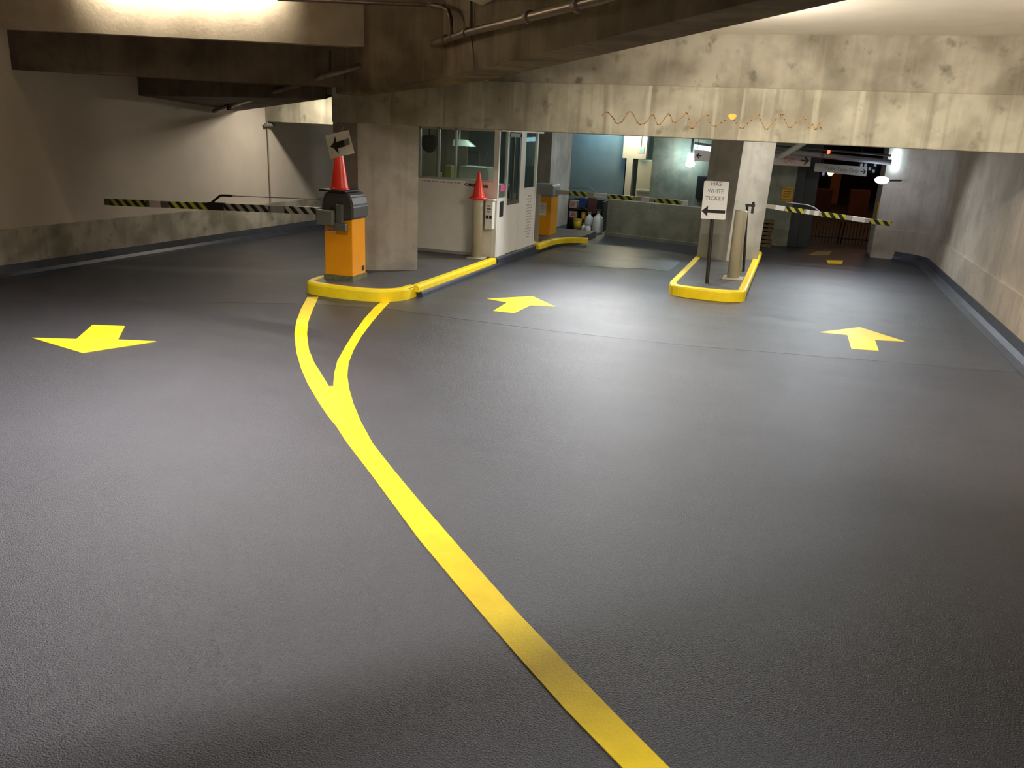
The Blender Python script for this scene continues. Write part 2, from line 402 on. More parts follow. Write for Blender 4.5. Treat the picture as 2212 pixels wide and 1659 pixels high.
bm = B(); box(bm, a.x-.5, b.x-.02, 19.0, 19.7, 0, 2.79)
tag(obj('concrete_column', bm, concrete('exit_pier_concrete', (.30, .30, .22, 1), (.18, .19, .14, 1), streak=.3, stain=.5)), 'greenish concrete pier with a yellow notice at the left of the exit', 'column')
a2 = AY(1762, 450, 19.1)
bm = B(); box(bm, b.x-.02, a2.x-.03, 19.05, 19.8, 0, 2.79); box(bm, b.x+.20, b.x+.23, 19.02, 19.06, 0, 2.79)
tag(obj('steel_door_post', bm, mat('dark_grey_steel', (.030, .034, .034, 1), .5)), 'dark grey steel door jamb between the greenish pier and the exit', 'door jamb')

# ------------------------------------------------------------------ islands
def kerb_outline(path, w, bm, z0, z1):
    """swept kerb: path is its outer line, w its width inwards (left of travel)"""
    pts = [Vector((p[0], p[1])) for p in path]; k = len(pts); rings = []
    for i, p in enumerate(pts):
        d = (pts[min(i+1, k-1)]-pts[max(i-1, 0)]).normalized(); n_ = Vector((-d.y, d.x))
        q = [(0, z0), (0, z1-.03), (.008, z1-.01), (.03, z1), (w-.01, z1), (w, z1-.01), (w, z0)]
        rings.append([bm.verts.new((p.x+n_.x*a_, p.y+n_.y*a_, z)) for a_, z in q])
    for a_, b_ in zip(rings, rings[1:]):
        for j in range(6): bm.faces.new((a_[j], a_[j+1], b_[j+1], b_[j]))
        bm.faces.new((a_[6], a_[0], b_[0], b_[6]))
    bm.faces.new(rings[0]); bm.faces.new(rings[-1][::-1]); return bm
def smooth2(pts, n_=3):
    for _ in range(n_):
        q = [pts[0]]
        for a_, b_ in zip(pts, pts[1:]):
            q += [(a_[0]*.75+b_[0]*.25, a_[1]*.75+b_[1]*.25), (a_[0]*.25+b_[0]*.75, a_[1]*.25+b_[1]*.75)]
        pts = q+[pts[-1]]
    return pts
# island 1: nose and right side
t = thing('traffic_island', 'long kerbed island with rounded yellow nose under cabinet, booth and left column', 'traffic island', (-5.2, 11, 0))
XI = -4.52
nose = smooth2([(-5.98, 9.75), (-5.98, 9.0), (-5.75, 8.82), (-4.95, 8.80), (-4.58, 9.05), (-4.56, 9.45)], 3)
body = nose + [(XI, 9.5), (XI, 12.35), (-4.50, 14.35), (-4.48, 16.0), (-4.1, 16.35), (-4.1, 17.6), (-5.98, 17.6)]
ins = [(p[0]*.995 + -5.2*.005, p[1]*.995+12*.005) for p in body]
bm = B(); prism(bm, ins, 0, .143); obj('slab', bm, ISLTOP, t)
bm = B(); kerb_outline(nose[:], .11, bm, 0, .155); obj('kerb', bm, YELC, t)['label'] = 'yellow rounded nose kerb'
bm = B(); kerb_outline([(XI+.01, 9.42), (XI+.01, 12.33)], .11, bm, .07, .158); obj('kerb', bm, YELC, t)
def pt(x, y, z=.15): p = G(x, y, z); return (p.x, p.y)
bm = B(); kerb_outline(smooth2([(-4.44, 14.42), (-4.42, 15.45), (-4.22, 15.85), (-3.88, 15.98)], 2), .12, bm, .06, .165); obj('kerb', bm, YELC, t)
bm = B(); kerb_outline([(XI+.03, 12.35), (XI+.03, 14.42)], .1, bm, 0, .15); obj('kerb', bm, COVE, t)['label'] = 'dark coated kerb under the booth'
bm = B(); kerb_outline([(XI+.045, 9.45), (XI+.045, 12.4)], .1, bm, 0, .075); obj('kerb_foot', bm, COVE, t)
# island 2
t = thing('traffic_island', 'narrow yellow-edged island under right column and bollard with arrow sign', 'traffic island', (-1.05, 13.5, 0))
l0, r0 = -1.60, -.50
nose = smooth2([(l0, 12.3), (l0+.0, 11.62), (l0+.16, 11.45), (r0-.30, 11.40), (r0-.02, 11.55), (r0, 11.72)], 2)
nose = [(l0, 14.9)] + nose
bm = B(); kerb_outline(nose, .10, bm, 0, .155); obj('kerb', bm, YELC, t)
bm = B(); kerb_outline([(r0, 11.68), (r0, 16.3)], .11, bm, .075, .158); obj('kerb', bm, YELC, t)
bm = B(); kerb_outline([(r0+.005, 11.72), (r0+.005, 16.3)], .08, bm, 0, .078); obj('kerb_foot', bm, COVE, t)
bm = B(); prism(bm, [(l0+.05, 16.2), (l0+.05, 11.7), (l0+.2, 11.5), (r0-.2, 11.48), (r0-.05, 11.7), (r0-.05, 16.2)], 0, .143); obj('slab', bm, ISLTOP, t)

# ------------------------------------------------------------------ painted floor marks
def decal(name, pts, label, cat, z=.004, m_=YEL, group=None):
    bm = B(); slab(bm, [Vector((p[0], p[1], 0)) for p in pts], (0, 0, 1), z)
    return tag(obj(name, bm, m_), label, cat, group)
g2 = lambda x, y: (G(x, y).x, G(x, y).y)
decal('painted_arrow', [g2(*p) for p in [(1150,640),(1200,663),(1147,660),(1111,677),(1065,672),(1095,654),(1052,646)]], 'yellow painted arrow pointing ahead in the middle lane left of the right island', 'road marking')
decal('painted_arrow', [g2(*p) for p in [(1857,707),(1955,738),(1890,735),(1898,758),(1839,754),(1830,724),(1769,718)]], 'yellow painted arrow pointing ahead in the rightmost lane near the right wall', 'road marking')
decal('painted_arrow', [g2(*p) for p in [(178,763),(338,738),(255,734),(270,705),(200,702),(165,733),(68,730)]], 'yellow painted arrow pointing back in the left lane', 'road marking')
# far marks in the exit
decal('painted_arrow', [g2(*p) for p in [(1785,562),(1822,563),(1818,570),(1788,569)]], 'small yellow arrow tail on the floor before the exit opening', 'road marking')
bm = B(); pp = [G(1163, 556), G(1215, 571), G(1330, 577), G(1445, 585), G(1490, 552), G(1400, 535), G(1270, 528), G(1215, 532)]
slab(bm, [Vector((p.x, p.y, 0)) for p in pp], (0, 0, 1), .003); o = struct('floor_patch', bm, mat('worn_brownish_coating', (.085, .078, .068, 1), .42, var=.45, vscale=1.6, bump=.5, bscale=60, bdist=.004))
bm = B(); ribbon_pts = [G(x, y)+Vector((0, 0, .004)) for x, y in [(1213, 571), (1240, 573), (1290, 576), (1345, 579), (1400, 581), (1445, 586)]]
ribbon(bm, ribbon_pts, .035, Vector((0, 0, 1)), .002); o = struct('floor_seam', bm, mat('pale_worn_seam', (.30, .29, .28, 1), .35, var=.6, vscale=9))
FLOOR2 = FLOOR.copy(); FLOOR2.name = 'second_coat'
for nd in FLOOR2.node_tree.nodes:
    if nd.type == 'MIX':
        q_ = [k for k in nd.inputs if k.type == 'RGBA']
        if not q_[0].is_linked: q_[0].default_value = (.031, .033, .041, 1); q_[1].default_value = (.042, .044, .052, 1)
bm = B(); lp = [G(x, y) for x, y in [(0, 648), (400, 652), (680, 657), (840, 668), (1000, 690), (1200, 716), (1500, 748), (1800, 772), (2212, 806)]]
lp = [Vector((XL+.1, lp[0].y-.2, 0))]+[p for p in lp if p.x > XL+.1 and p.x < 2.5]+[Vector((2.5, 9.4, 0))]
slab(bm, lp+[Vector((2.5, 17.2, 0)), Vector((1.7, 18.2, 0)), Vector((XL+.1, 18.2, 0))], (0, 0, 1), .0015); struct('floor_coat', bm, FLOOR2)
decal('painted_arrow', [g2(*p) for p in [(1745,551),(1765,543),(1800,542),(1795,546),(1790,552)]], 'worn yellow arrow on the floor farthest back before the exit', 'road marking', m_=mat('worn_yellow_paint', (.24, .19, .05, 1), .5, var=.3, vscale=12))
# forked line
Lo = [(1345,1659),(1240,1545),(1130,1415),(1020,1290),(940,1180),(870,1085),(810,990),(775,935),(742,885),(720,840)]
left_outer = [(664,642),(650,668),(640,695),(636,722),(640,760),(650,795),(664,828),(684,862),(706,896),(727,922),(748,955),(800,1023),(905,1166),(1011,1293),(1112,1411),(1221,1533),(1344,1659)]
left_inner = [(688,642),(676,668),(666,695),(663,722),(667,755),(679,785),(694,808),(710,835),(719,842)]
right_inner = [(720,835),(722,808),(729,780),(745,751),(763,722),(786,690),(808,665),(822,653)]
right_outer = [(844,651),(826,670),(803,697),(780,728),(764,756),(753,784),(750,812),(754,840),(763,872),(779,911),(806,960),(850,1016),(905,1082),(1011,1204),(1116,1322),(1221,1432),(1327,1541),(1445,1659)]
pl = [g2(*p) for p in left_outer] + [g2(*p) for p in right_outer[::-1]] + [g2(*p) for p in right_inner[::-1]] + [g2(*p) for p in left_inner[::-1][1:]]
# carry the line on past the bottom of the frame
i_l = len(left_outer)-1
dirn = Vector(pl[i_l])-Vector(pl[i_l-1]); dirn.normalize()
ext = [tuple(Vector(pl[i_l])+dirn*3), tuple(Vector(pl[i_l+1])+dirn*3)]
pl = pl[:i_l+1]+ext+pl[i_l+1:]
decal('lane_line', pl, 'yellow painted lane line that forks before the left island', 'road marking')

# ------------------------------------------------------------------ barrier gates
def Zrot(a, loc): return Matrix.Translation(Vector(loc)) @ Matrix.Rotation(a, 4, 'Z')
def sleeve(bm, M, x0, x1, h=.048, w=.022): box(bm, x0, x1, -w, w, -h, h, M)
# gate 1 with cabinet turned like in the photograph
ca, cb_, cc = G(703, 600, .15), G(762, 606, .15), G(791, 598, .15)
ax = Vector((cb_.x-ca.x, cb_.y-ca.y, 0)); wx = ax.length; ax.normalize(); ay = Vector((-ax.y, ax.x, 0)); dy = .38
M1 = Matrix((ax, ay, Vector((0, 0, 1)))).transposed().to_4x4(); M1.translation = Vector((ca.x, ca.y, 0))
gate1 = thing('barrier_gate', 'orange barrier cabinet with dark grey hood and arm on the left island nose', 'barrier gate', (ca.x, ca.y, .145))
bm = B(); box(bm, 0, wx, 0, dy, .20, .95, M1, .008); cab = obj('cabinet', bm, ORG, gate1)
bm = B(); box(bm, -.015, wx+.015, -.015, dy+.015, .14, .205, M1); obj('base_plate', bm, mat('weathered_base', (.13, .13, .05, 1), .7, var=.4, vscale=20), gate1)
# hood: chamfered top shell
bm = B()
hp = [(-.03, .88), (-.03, 1.05), (.02, 1.25), (.06, 1.29), (wx-.06, 1.29), (wx+.0, 1.24), (wx+.03, 1.12), (wx+.03, .95)]
fr = [bm.verts.new(M1 @ Vector((x, -.03, z))) for x, z in hp]; bk = [bm.verts.new(M1 @ Vector((x, dy+.04, z))) for x, z in hp]
bm.faces.new(fr); bm.faces.new(bk[::-1])
for i in range(8): bm.faces.new((fr[i], fr[(i+1) % 8], bk[(i+1) % 8], bk[i]))
bmesh.ops.bevel(bm, geom=bm.edges[:], offset=.02, segments=3, affect='EDGES')
hood = obj('hood', bm, DGREY, gate1)
bm = B(); box(bm, .22, .31, -.09, -.03, .90, 1.14, M1, .012); box(bm, .20, .36, -.10, -.03, .80, .90, M1, .01); obj('arm_bracket', bm, mat('grey_green_bracket', (.10, .105, .09, 1), .5), gate1)
bm = B(); box(bm, -.05, .20, -.14, -.03, .86, 1.06, M1, .02); obj('arm_clamp', bm, mat('grey_green_clamp', (.14, .145, .12, 1), .5), gate1)
bm = B(); box(bm, .03, .17, -.004, 0, .76, .90, M1); st = obj('warning_sticker', bm, mat('faded_pink_sticker', (.75, .38, .22, 1), .6), gate1)
bm = B()
for k_, (zz, w_) in enumerate(((.865, .10), (.835, .11), (.79, .09))):
    box(bm, .10-w_/2, .10+w_/2, -.008, -.004, zz-.006, zz+.006, M1)
sub('print', bm, INKR, st)
bm = B()
Mr = M1 @ Matrix.Translation(Vector((wx, 0, 0)))
box(bm, -.002, .004, .27, .34, .24, .31, Mr); obj('vent_plate', bm, BLACK, gate1)
# arm 1
a0 = AY(697, 456, 9.28); a1 = AY(227, 436, 9.28); d = a0-a1; L = d.length; ex = d.normalized(); ang = math.atan2(ex.y, ex.x)
MA = Matrix.Translation(a1) @ Matrix.Rotation(ang, 4, 'Z') @ Matrix.Rotation(-math.asin(ex.z), 4, 'Y')
def setlocal(o, M, parent):
    o.parent = parent; o.matrix_parent_inverse = Matrix.Identity(4); o.matrix_local = Matrix.Translation(-parent.location) @ M
def lobj(name, bm, m_, M, parent):
    o = obj(name, bm, m_); setlocal(o, M, parent); return o
def lsub(name, bm, m_, parent):
    o = obj(name, bm, m_); o.parent = parent; return o
bm = B(); box(bm, 0, L+.05, -.02, .02, -.045, .045, None, .006); arm = lobj('arm', bm, ARMD, MA, gate1)
def frac(px_, a=227, b=697): return (px_-a)/(b-a)*L
for x0_, x1_, mm, nm in ((240, 325, TAPE, 'striped_tape'), (333, 358, PINKT, 'reflector'), (378, 463, TAPE, 'striped_tape'), (497, 590, TAPEW, 'striped_tape'), (595, 622, LGREY, 'reflector'), (624, 694, TAPEW, 'striped_tape')):
    bm = B(); box(bm, frac(x0_), frac(x1_), -.023, .023, -.047, .047); lsub(nm, bm, mm, arm)
# knuckle and tension rod
bm = B(); box(bm, frac(462), frac(498), -.03, .03, -.05, .055, None, .01); obj_k = lsub('hinge', bm, BLACKM, arm)
bm = B(); tube(bm, [(frac(470), 0, .05), (frac(488), 0, .14), (frac(492), 0, .152), (frac(515), 0, .152)], .016, 10); lsub('rod_bracket', bm, BLACKM, arm)
bm = B(); tube(bm, [(frac(512), 0, .152), (L-.02, 0, .15)], .006, 8); lsub('tension_rod', bm, LGREY, arm)

# gate 2 beyond the booth
def gate_simple(label, x0, x1, y0, y1, zt, p0, p1, Yarm, segs, faces_sticker):
    g = thing('barrier_gate', label, 'barrier gate', ((x0+x1)/2, (y0+y1)/2, .14))
    bm = B(); box(bm, x0, x1, y0, y1, .144, .93, None, .006); cb = obj('cabinet', bm, ORG, g)
    bm = B(); box(bm, x0-.03, x1+.03, y0-.03, y1+.03, .92, zt, None, .05); obj('hood', bm, LGREY, g)
    if faces_sticker:
        bm = B(); box(bm, x0+.03, x1-.10, y0-.006, y0-.001, .55, .80); nt = obj('paper_notice', bm, PAPER, g)
        bm = B()
        for k_ in range(5): box(bm, x0+.06, x1-.14, y0-.009, y0-.006, .76-k_*.04, .765-k_*.04)
        sub('print', bm, INKG, nt)
    a0, a1 = p0, p1; d = a1-a0; L_ = d.length; ex = d.normalized()
    MA = Matrix.Translation(a0) @ Matrix.Rotation(math.atan2(ex.y, ex.x), 4, 'Z') @ Matrix.Rotation(-math.asin(ex.z), 4, 'Y')
    bm = B(); box(bm, 0, L_, -.018, .018, -.04, .04, None, .005); arm = lobj('arm', bm, ARMM, MA, g)
    for u0, u1, kind in segs:
        bm = B(); box(bm, u0*L_, u1*L_, -.021, .021, -.042, .042)
        lsub('striped_tape' if kind == 'y' else 'reflector', bm, TAPE if kind == 'y' else (SIGNW if kind == 'w' else PINKT), arm)
    return g, arm, L_
x_a = AY(1163, 450, 16.3).x; x_b = AY(1199, 450, 16.3).x
g2_, arm2, L2_ = gate_simple('orange barrier cabinet with light grey hood just beyond the booth', x_a-.04, x_b, 16.0, 16.5, 1.17,
    AY(1200, 414, 15.95), AY(1486, 439, 15.95), 16.4, [(.02, .09, 'p'), (.11, .26, 'y'), (.30, .40, 'w'), (.41, .60, 'y'), (.66, .72, 'w'), (.755, .95, 'y'), (.955, 1.0, 'w')], True)
bm = B(); tube(bm, [(L2_*.33, 0, .04), (L2_*.27, 0, .12), (L2_*.10, 0, .10)], .008, 8); lsub('tension_rod', bm, LGREY, arm2)
# gate 3 behind the right column
g3_, arm3, L3_ = gate_simple('orange barrier cabinet hidden behind the right column, striped arm across the exit lane', -1.40, -.95, 15.7, 16.15, 1.17,
    AY(1600, 437, 16.2), AY(1926, 484, 16.2), 16.2, [(.24, .30, 'w'), (.31, .43, 'y'), (.445, .47, 'w'), (.50, .53, 'w'), (.545, .71, 'y'), (.75, .83, 'w'), (.86, 1.0, 'y')], False)
bm = B(); tube(bm, [(L3_*.53, 0, .04), (L3_*.49, 0, .10), (L3_*.44, 0, .125), (L3_*.30, 0, .12)], .009, 8); lsub('tension_rod', bm, LGREY, arm3)

# ------------------------------------------------------------------ cones
def cone(name_label, cx, cy, z, h, rb, basem, base_r, slot=None, topr=.022, square=True):
    t = thing('traffic_cone', name_label, 'traffic cone', (cx, cy, z))
    bm = B(); n_ = 16
    prof = [(rb+.02, z+.02), (rb, z+.035), (rb*.95, z+.06), (topr+.006, z+h-.05), (topr, z+h-.02), (topr-.006, z+h)]
    lathe(bm, cx, cy, prof, 32); obj('cone_body', bm, RED, t, True)
    bm = B()
    if square: box(bm, cx-base_r, cx+base_r, cy-base_r, cy+base_r, z, z+.022, None, .006)
    else: lathe(bm, cx, cy, [(base_r*.97, z), (base_r, z+.008), (base_r*.96, z+.02), (rb+.03, z+.03)], 32)
    obj('base', bm, basem, t); return t
ccx = M1 @ Vector((.17, .12, 0))
cone('red-orange traffic cone on the near orange cabinet with a paper arrow', ccx.x, ccx.y, 1.292, .70, .118, BLACK, .19)
bc = G(1029, 557, .15)
cone('bright red-orange traffic cone standing on the bollard by the booth', bc.x, bc.y, 1.095, .415, .098, RED, .155, square=False)

# paper arrow taped to the near cone
Yp = ccx.y-.16
c4 = [AY(703, 293, Yp), AY(714, 344, Yp), AY(766, 331, Yp-.01), AY(753, 281, Yp-.01)]
ey_ = (c4[0]-c4[1]).normalized(); ex_ = (c4[2]-c4[1]).normalized(); n_ = ex_.cross(ey_).normalized()
bm = B()
cols = 9
top = [c4[0].lerp(c4[3], i/(cols-1)) + n_*(.022*math.sin(math.pi*i/(cols-1))) for i in range(cols)]
bot = [c4[1].lerp(c4[2], i/(cols-1)) + n_*(.030*math.sin(math.pi*i/(cols-1))) for i in range(cols)]
tv = [bm.verts.new(p) for p in top]; bv = [bm.verts.new(p) for p in bot]
tv2 = [bm.verts.new(p+n_*.0015) for p in top]; bv2 = [bm.verts.new(p+n_*.0015) for p in bot]
for i in range(cols-1):
    bm.faces.new((tv[i], tv[i+1], bv[i+1], bv[i])); bm.faces.new((tv2[i], bv2[i], bv2[i+1], tv2[i+1]))
    bm.faces.new((tv[i], tv2[i], tv2[i+1], tv[i+1])); bm.faces.new((bv[i], bv[i+1], bv2[i+1], bv2[i]))
bm.faces.new((tv[0], bv[0], bv2[0], tv2[0])); bm.faces.new((tv[-1], tv2[-1], bv2[-1], bv[-1]))
t = thing('paper_sign', 'tilted square white paper sign with a black left arrow on the near cone', 'sign', tuple(c4[1]))
obj('paper', bm, PAPER, t)
def on_paper(u, v, k=.004):
    a_ = c4[0].lerp(c4[3], u)+n_*(.022*math.sin(math.pi*u)); b_ = c4[1].lerp(c4[2], u)+n_*(.030*math.sin(math.pi*u)); return b_.lerp(a_, v)+n_*k
def paper_poly(bm, pts):
    # strips so that the ink follows the curl
    for q in pts: slab(bm, [on_paper(*p) for p in q], n_, .001)
bm = B(); paper_poly(bm, [[(.12,.50),(.30,.62),(.30,.38)],[(.30,.62),(.44,.88),(.44,.12),(.30,.34)],[(.42,.63),(.60,.63),(.60,.36),(.42,.36)],[(.59,.63),(.74,.64),(.74,.36),(.59,.36)]]); obj('arrow', bm, INK, t)
bm = B(); paper_poly(bm, [[(.74,.64),(.93,.66),(.93,.40),(.74,.38)]]); obj('arrow_tail', bm, mat('faded_ink', (.16, .155, .13, 1), .8), t)['label'] = 'faded grey arrow tail'
# stick that rises behind it
bm = B(); tp_ = AY(733, 272, Yp+.05); tube(bm, [(ccx.x, ccx.y, 1.96), (tp_.x, tp_.y+.1, tp_.z)], .008, 8)
obj('stick', bm, mat('wood_stick', (.30, .17, .08, 1), .7), t)

# ------------------------------------------------------------------ bollards
def bollard(label, cx, cy, h, r, plate):
    t = thing('bollard', label, 'bollard', (cx, cy, .143))
    bm = B(); lathe(bm, cx, cy, [(r, .15), (r, .15+h-.03), (r*.985, .15+h-.01), (r*.93, .15+h)], 32); obj('post', bm, BEIGE, t, True)
    bm = B()
    box(bm, cx-plate, cx+plate, cy-plate, cy+plate, .143, .165, None, .004); pl_ = obj('base_plate', bm, BEIGE, t)
    return t
bollard('beige round bollard beside the booth with a cone on top', bc.x, bc.y, .942, .087, .13)
b2 = G(1582, 603, .15)
bollard('beige round bollard in front of the right column', b2.x, b2.y+.1, 1.02, .092, .15)

# ------------------------------------------------------------------ signs on posts
sp0 = G(1527, 611, .15)
t = thing('arrow_sign', 'white post sign with black left arrow standing on the right island', 'sign', (sp0.x, sp0.y, .143))
bm = B(); top_ = AY(1540, 440, sp0.y); tube(bm, [(sp0.x, sp0.y, .143), (top_.x, sp0.y, 1.55)], .028, 10); obj('post', bm, BLACKM, t)
Ys = sp0.y-.035
cs = [AY(1515, 472, Ys), AY(1567, 475, Ys), AY(1575, 393, Ys), AY(1520, 390, Ys)]
ex_ = (cs[1]-cs[0]).normalized(); ey_ = (cs[3]-cs[0]); ey_ = (ey_-ex_*ey_.dot(ex_)).normalized(); nS = ex_.cross(ey_)
Wd = ((cs[1]-cs[0]).length+(cs[2]-cs[3]).length)/2; Hh = ((cs[3]-cs[0]).length+(cs[2]-cs[1]).length)/2
ctr = (cs[0]+cs[1]+cs[2]+cs[3])/4
def rrect(w, h, r, k=5):
    pts = []
    for cx_, cy_, a_ in ((w/2-r, h/2-r, 0), (-w/2+r, h/2-r, 90), (-w/2+r, -h/2+r, 180), (w/2-r, -h/2+r, 270)):
        for i in range(k+1):
            an = math.radians(a_+90*i/k); pts.append((cx_+r*math.cos(an), cy_+r*math.sin(an)))
    return pts
bm = B(); flat(bm, rrect(Wd, Hh, .018), ctr, ex_, ey_, t=.006, off=-.006); obj('panel', bm, SIGNW, t)
bm = B(); flat(bm, [(-.17, 0), (-.085, .075), (-.085, .022), (.16, .022), (.16, -.022), (-.085, -.022), (-.085, -.075)], ctr-ey_*.155, ex_, ey_, t=.002, off=.001); obj('arrow', bm, INK, t)
bm = B()
for s_, off in (('HAS', .225), ('WHITE', .125), ('TICKET', .025)):
    add_bm(bm, text_bm(s_, .082, ctr+ey_*off, ex_, ey_, width={'HAS': .14, 'WHITE': .22, 'TICKET': .27}[s_], t=.002))
obj('lettering', bm, mat('thin_grey_lettering', (.20, .19, .18, 1), .6), t)
# second post: black with small reader bracket
q0 = G(1606, 585, .15)
t = thing('reader_post', 'thin black post with a small bracket on top beside the right bollard', 'post', (q0.x, q0.y, .143))
tq = AY(1614, 446, q0.y)
bm = B(); tube(bm, [(q0.x, q0.y, .143), (tq.x, tq.y, tq.z)], .022, 10); obj('post', bm, BLACKM, t)
bm = B(); box(bm, tq.x-.03, tq.x+.12, tq.y-.03, tq.y+.03, tq.z, tq.z+.04, None, .006); box(bm, tq.x+.07, tq.x+.11, tq.y-.04, tq.y+.02, tq.z-.10, tq.z+.08, None, .006); obj('bracket', bm, DGREY, t)

# ------------------------------------------------------------------ booth
BX, BY = -4.56, 12.40
t = thing('attendant_booth', 'white glazed ticket booth on the left island behind the broad column', 'booth', (-5.4, 13.5, .143))
zb, zt = .15, 2.10
X0 = -6.75; Y1 = 14.75
zc = AX(1075, 400, BX)
# floor, roof, back and far walls
bm = B(); box(bm, X0, BX-.02, BY+.02, Y1, zb-.005, zb+.03); obj('floor_panel', bm, OFFW, t)
bm = B(); box(bm, X0, BX, BY, Y1, 2.25, 2.32); obj('roof', bm, OFFW, t)
bm = B(); box(bm, X0, X0+.05, BY, Y1, zb, 2.25); box(bm, X0, BX, Y1-.05, Y1, zb, 1.05); box(bm, X0, BX-1.5, Y1-.05, Y1, 1.05, 2.25); obj('back_wall', bm, mat('brownish_interior', (.26, .22, .17, 1), .8), t)
zsill = AY(1000, 390, BY).z
bm = B(); box(bm, X0, BX-.07, BY, BY+.04, zb, zsill, None, .004); fw = obj('front_panel', bm, OFFW, t)
bm = B(); box(bm, X0, BX-.25, BY-.012, BY, zb-.002, zb+.05); obj('bottom_rail', bm, ALU, t)
# header strip darker grey band with lettering
p = AY(1028, 401, BY)
bm = text_bm('OBSERVER', .062, (AY(1029, 401, BY).x, BY, p.z), (1, 0, -.03), (0, 0, 1), width=.42, bold=.002)
sub('lettering', bm, INK, fw)
bm = B()
for k_ in range(16):
    xx = AY(912+k_*5.4, 392, BY).x; box(bm, xx, xx+.02+.01*(k_ % 3), BY-.003, BY, p.z+.01, p.z+.035)
sub('faded_lettering', bm, mat('worn_lettering', (.46, .43, .38, 1), .7), fw)
# corner post
bm = B(); box(bm, BX-.085, BX, BY-.004, BY+.05, zb, 2.25, None, .004); obj('corner_post', bm, WHITE, t)
# front window frame and glass
fr_ = B()
for xp, w_ in ((905, .03), (945, .035), (982, .03)):
    xx = AY(xp, 340, BY).x; box(fr_, xx, xx+w_, BY+.005, BY+.04, zsill, 2.25)
box(fr_, X0, BX-.08, BY+.002, BY+.045, zsill-.0, zsill+.03); box(fr_, X0, BX-.08, BY+.005, BY+.04, 2.13, 2.25)
obj('window_frame', fr_, ALU, t)
bm = B(); box(bm, X0, BX-.08, BY+.018, BY+.024, zsill+.02, 2.14); obj('window_glass', bm, GLASS, t)
# side wall, looking along the island edge
def sy(x, y=450): return AX(x, y, BX).y
ya, yb, yc, yd = sy(1093), sy(1120), sy(1130), min(sy(1156), Y1)
zA = AX(1085, 425, BX).z
bm = B(); box(bm, BX-.04, BX, BY+.06, ya, zb, zA-.02, None, .004); obj('side_panel', bm, OFFW, t)
bm = B(); box(bm, BX-.025, BX-.015, BY+.08, ya, zA, 2.14); obj('side_window_glass', bm, GLASS, t)
bm = B(); box(bm, BX-.04, BX+.004, ya-.03, ya+.02, zb, 2.25); box(bm, BX-.04, BX+.004, yb+.0, yc, zb, 2.25); box(bm, BX-.04, BX+.004, yd-.06, yd, zb, 2.25); box(bm, BX-.04, BX, BY, Y1, 2.14, 2.25); obj('door_frame', bm, WHITE, t)
zD = AX(1108, 437, BX).z
door = B(); box(door, BX-.035, BX-.005, ya+.02, yb, zb+.01, zD, None, .003); dr = obj('door', door, OFFW, t)
dg = B()
box(dg, BX-.035, BX, ya+.02, ya+.07, zD, 2.14); box(dg, BX-.035, BX, yb-.06, yb, zD, 2.14); box(dg, BX-.035, BX, ya+.02, yb, 2.06, 2.12); box(dg, BX-.035, BX+.006, ya+.02, yb, zD-.03, zD+.03); mid_ = (ya+yb)/2; box(dg, BX-.03, BX, mid_-.015, mid_+.015, zD, 2.07)
sub('glazing_bar', dg, mat('bronze_frame', (.16, .145, .12, 1), .4, metal=.4), dr)
bm = B(); box(bm, BX-.022, BX-.016, ya+.06, yb-.05, zD, 2.07); sub('glass', bm, GLASS, dr)
bm = B(); box(bm, BX+.0, BX+.035, ya+.05, ya+.09, 1.08, 1.20, None, .005); sub('handle', bm, BLACKM, dr)
zP = AX(1145, 405, BX).z
bm = B(); box(bm, BX-.035, BX-.005, yc, yd-.05, zb, zP, None, .003); rp = obj('rear_panel', bm, OFFW, t)
bm = B()
rnd = random.Random(3)
for k_ in range(15):
    zz = zP-.16-k_*.052; w_ = rnd.uniform(.25, .7)*(yd-yc-.2); m0 = (yc+yd)/2
    yy = m0-w_/2
    while yy < m0+w_/2:
        ll = rnd.uniform(.03, .09); box(bm, BX-.005, BX-.002, yy, min(yy+ll, m0+w_/2), zz, zz+.022); yy += ll+.025
sub('lettering', bm, mat('pale_grey_lettering', (.42, .41, .42, 1), .7), rp)
bm = B(); box(bm, BX-.022, BX-.016, yc, yd-.05, zP, 2.14); obj('rear_window_glass', bm, GLASS, t)
# transaction opening, pink note
bm = B(); box(bm, BX-.002, BX+.003, sy(1079), sy(1087), AX(1083, 468, BX).z, AX(1083, 435, BX).z); obj('money_slot', bm, BLACK, t)
bm = B(); box(bm, BX-.012, BX-.008, sy(1081), sy(1091), AX(1086, 413, BX).z, AX(1086, 400, BX).z); obj('pink_note', bm, mat('hot_pink_paper', (.85, .12, .32, 1), .6), t)
# white box on front corner
pb0, pb1 = AY(1046, 495, BY-.13), AY(1066, 432, BY-.13)
t2 = thing('ticket_box', 'small white wall box with printed notice on booth corner behind the cone bollard', 'box', (pb0.x, BY-.13, pb0.z))
bm = B(); box(bm, pb0.x, pb1.x-.01, BY-.13, BY-.006, pb0.z, pb1.z, None, .01); bx_ = obj('body', bm, WHITE, t2)
bm = B(); box(bm, pb0.x-.015, pb1.x+.01, BY-.15, BY-.006, pb1.z-.02, pb1.z+.01, None, .006); obj('lid', bm, WHITE, t2)
bm = B(); cxp = (pb0.x+pb1.x)/2
for k_, (w_, hh) in enumerate(((.06, .018), (.07, .018), (.08, .018))):
    zz = pb1.z-.11-k_*.045
    xx = cxp-w_/2
    while xx < cxp+w_/2-.01: box(bm, xx, xx+.012, BY-.134, BY-.13, zz, zz+hh); xx += .018
box(bm, cxp-.05, cxp-.008, BY-.134, BY-.13, pb1.z-.30, pb1.z-.25); box(bm, cxp+.008, cxp+.05, BY-.134, BY-.13, pb1.z-.30, pb1.z-.25)
sub('print', bm, INK, bx_)
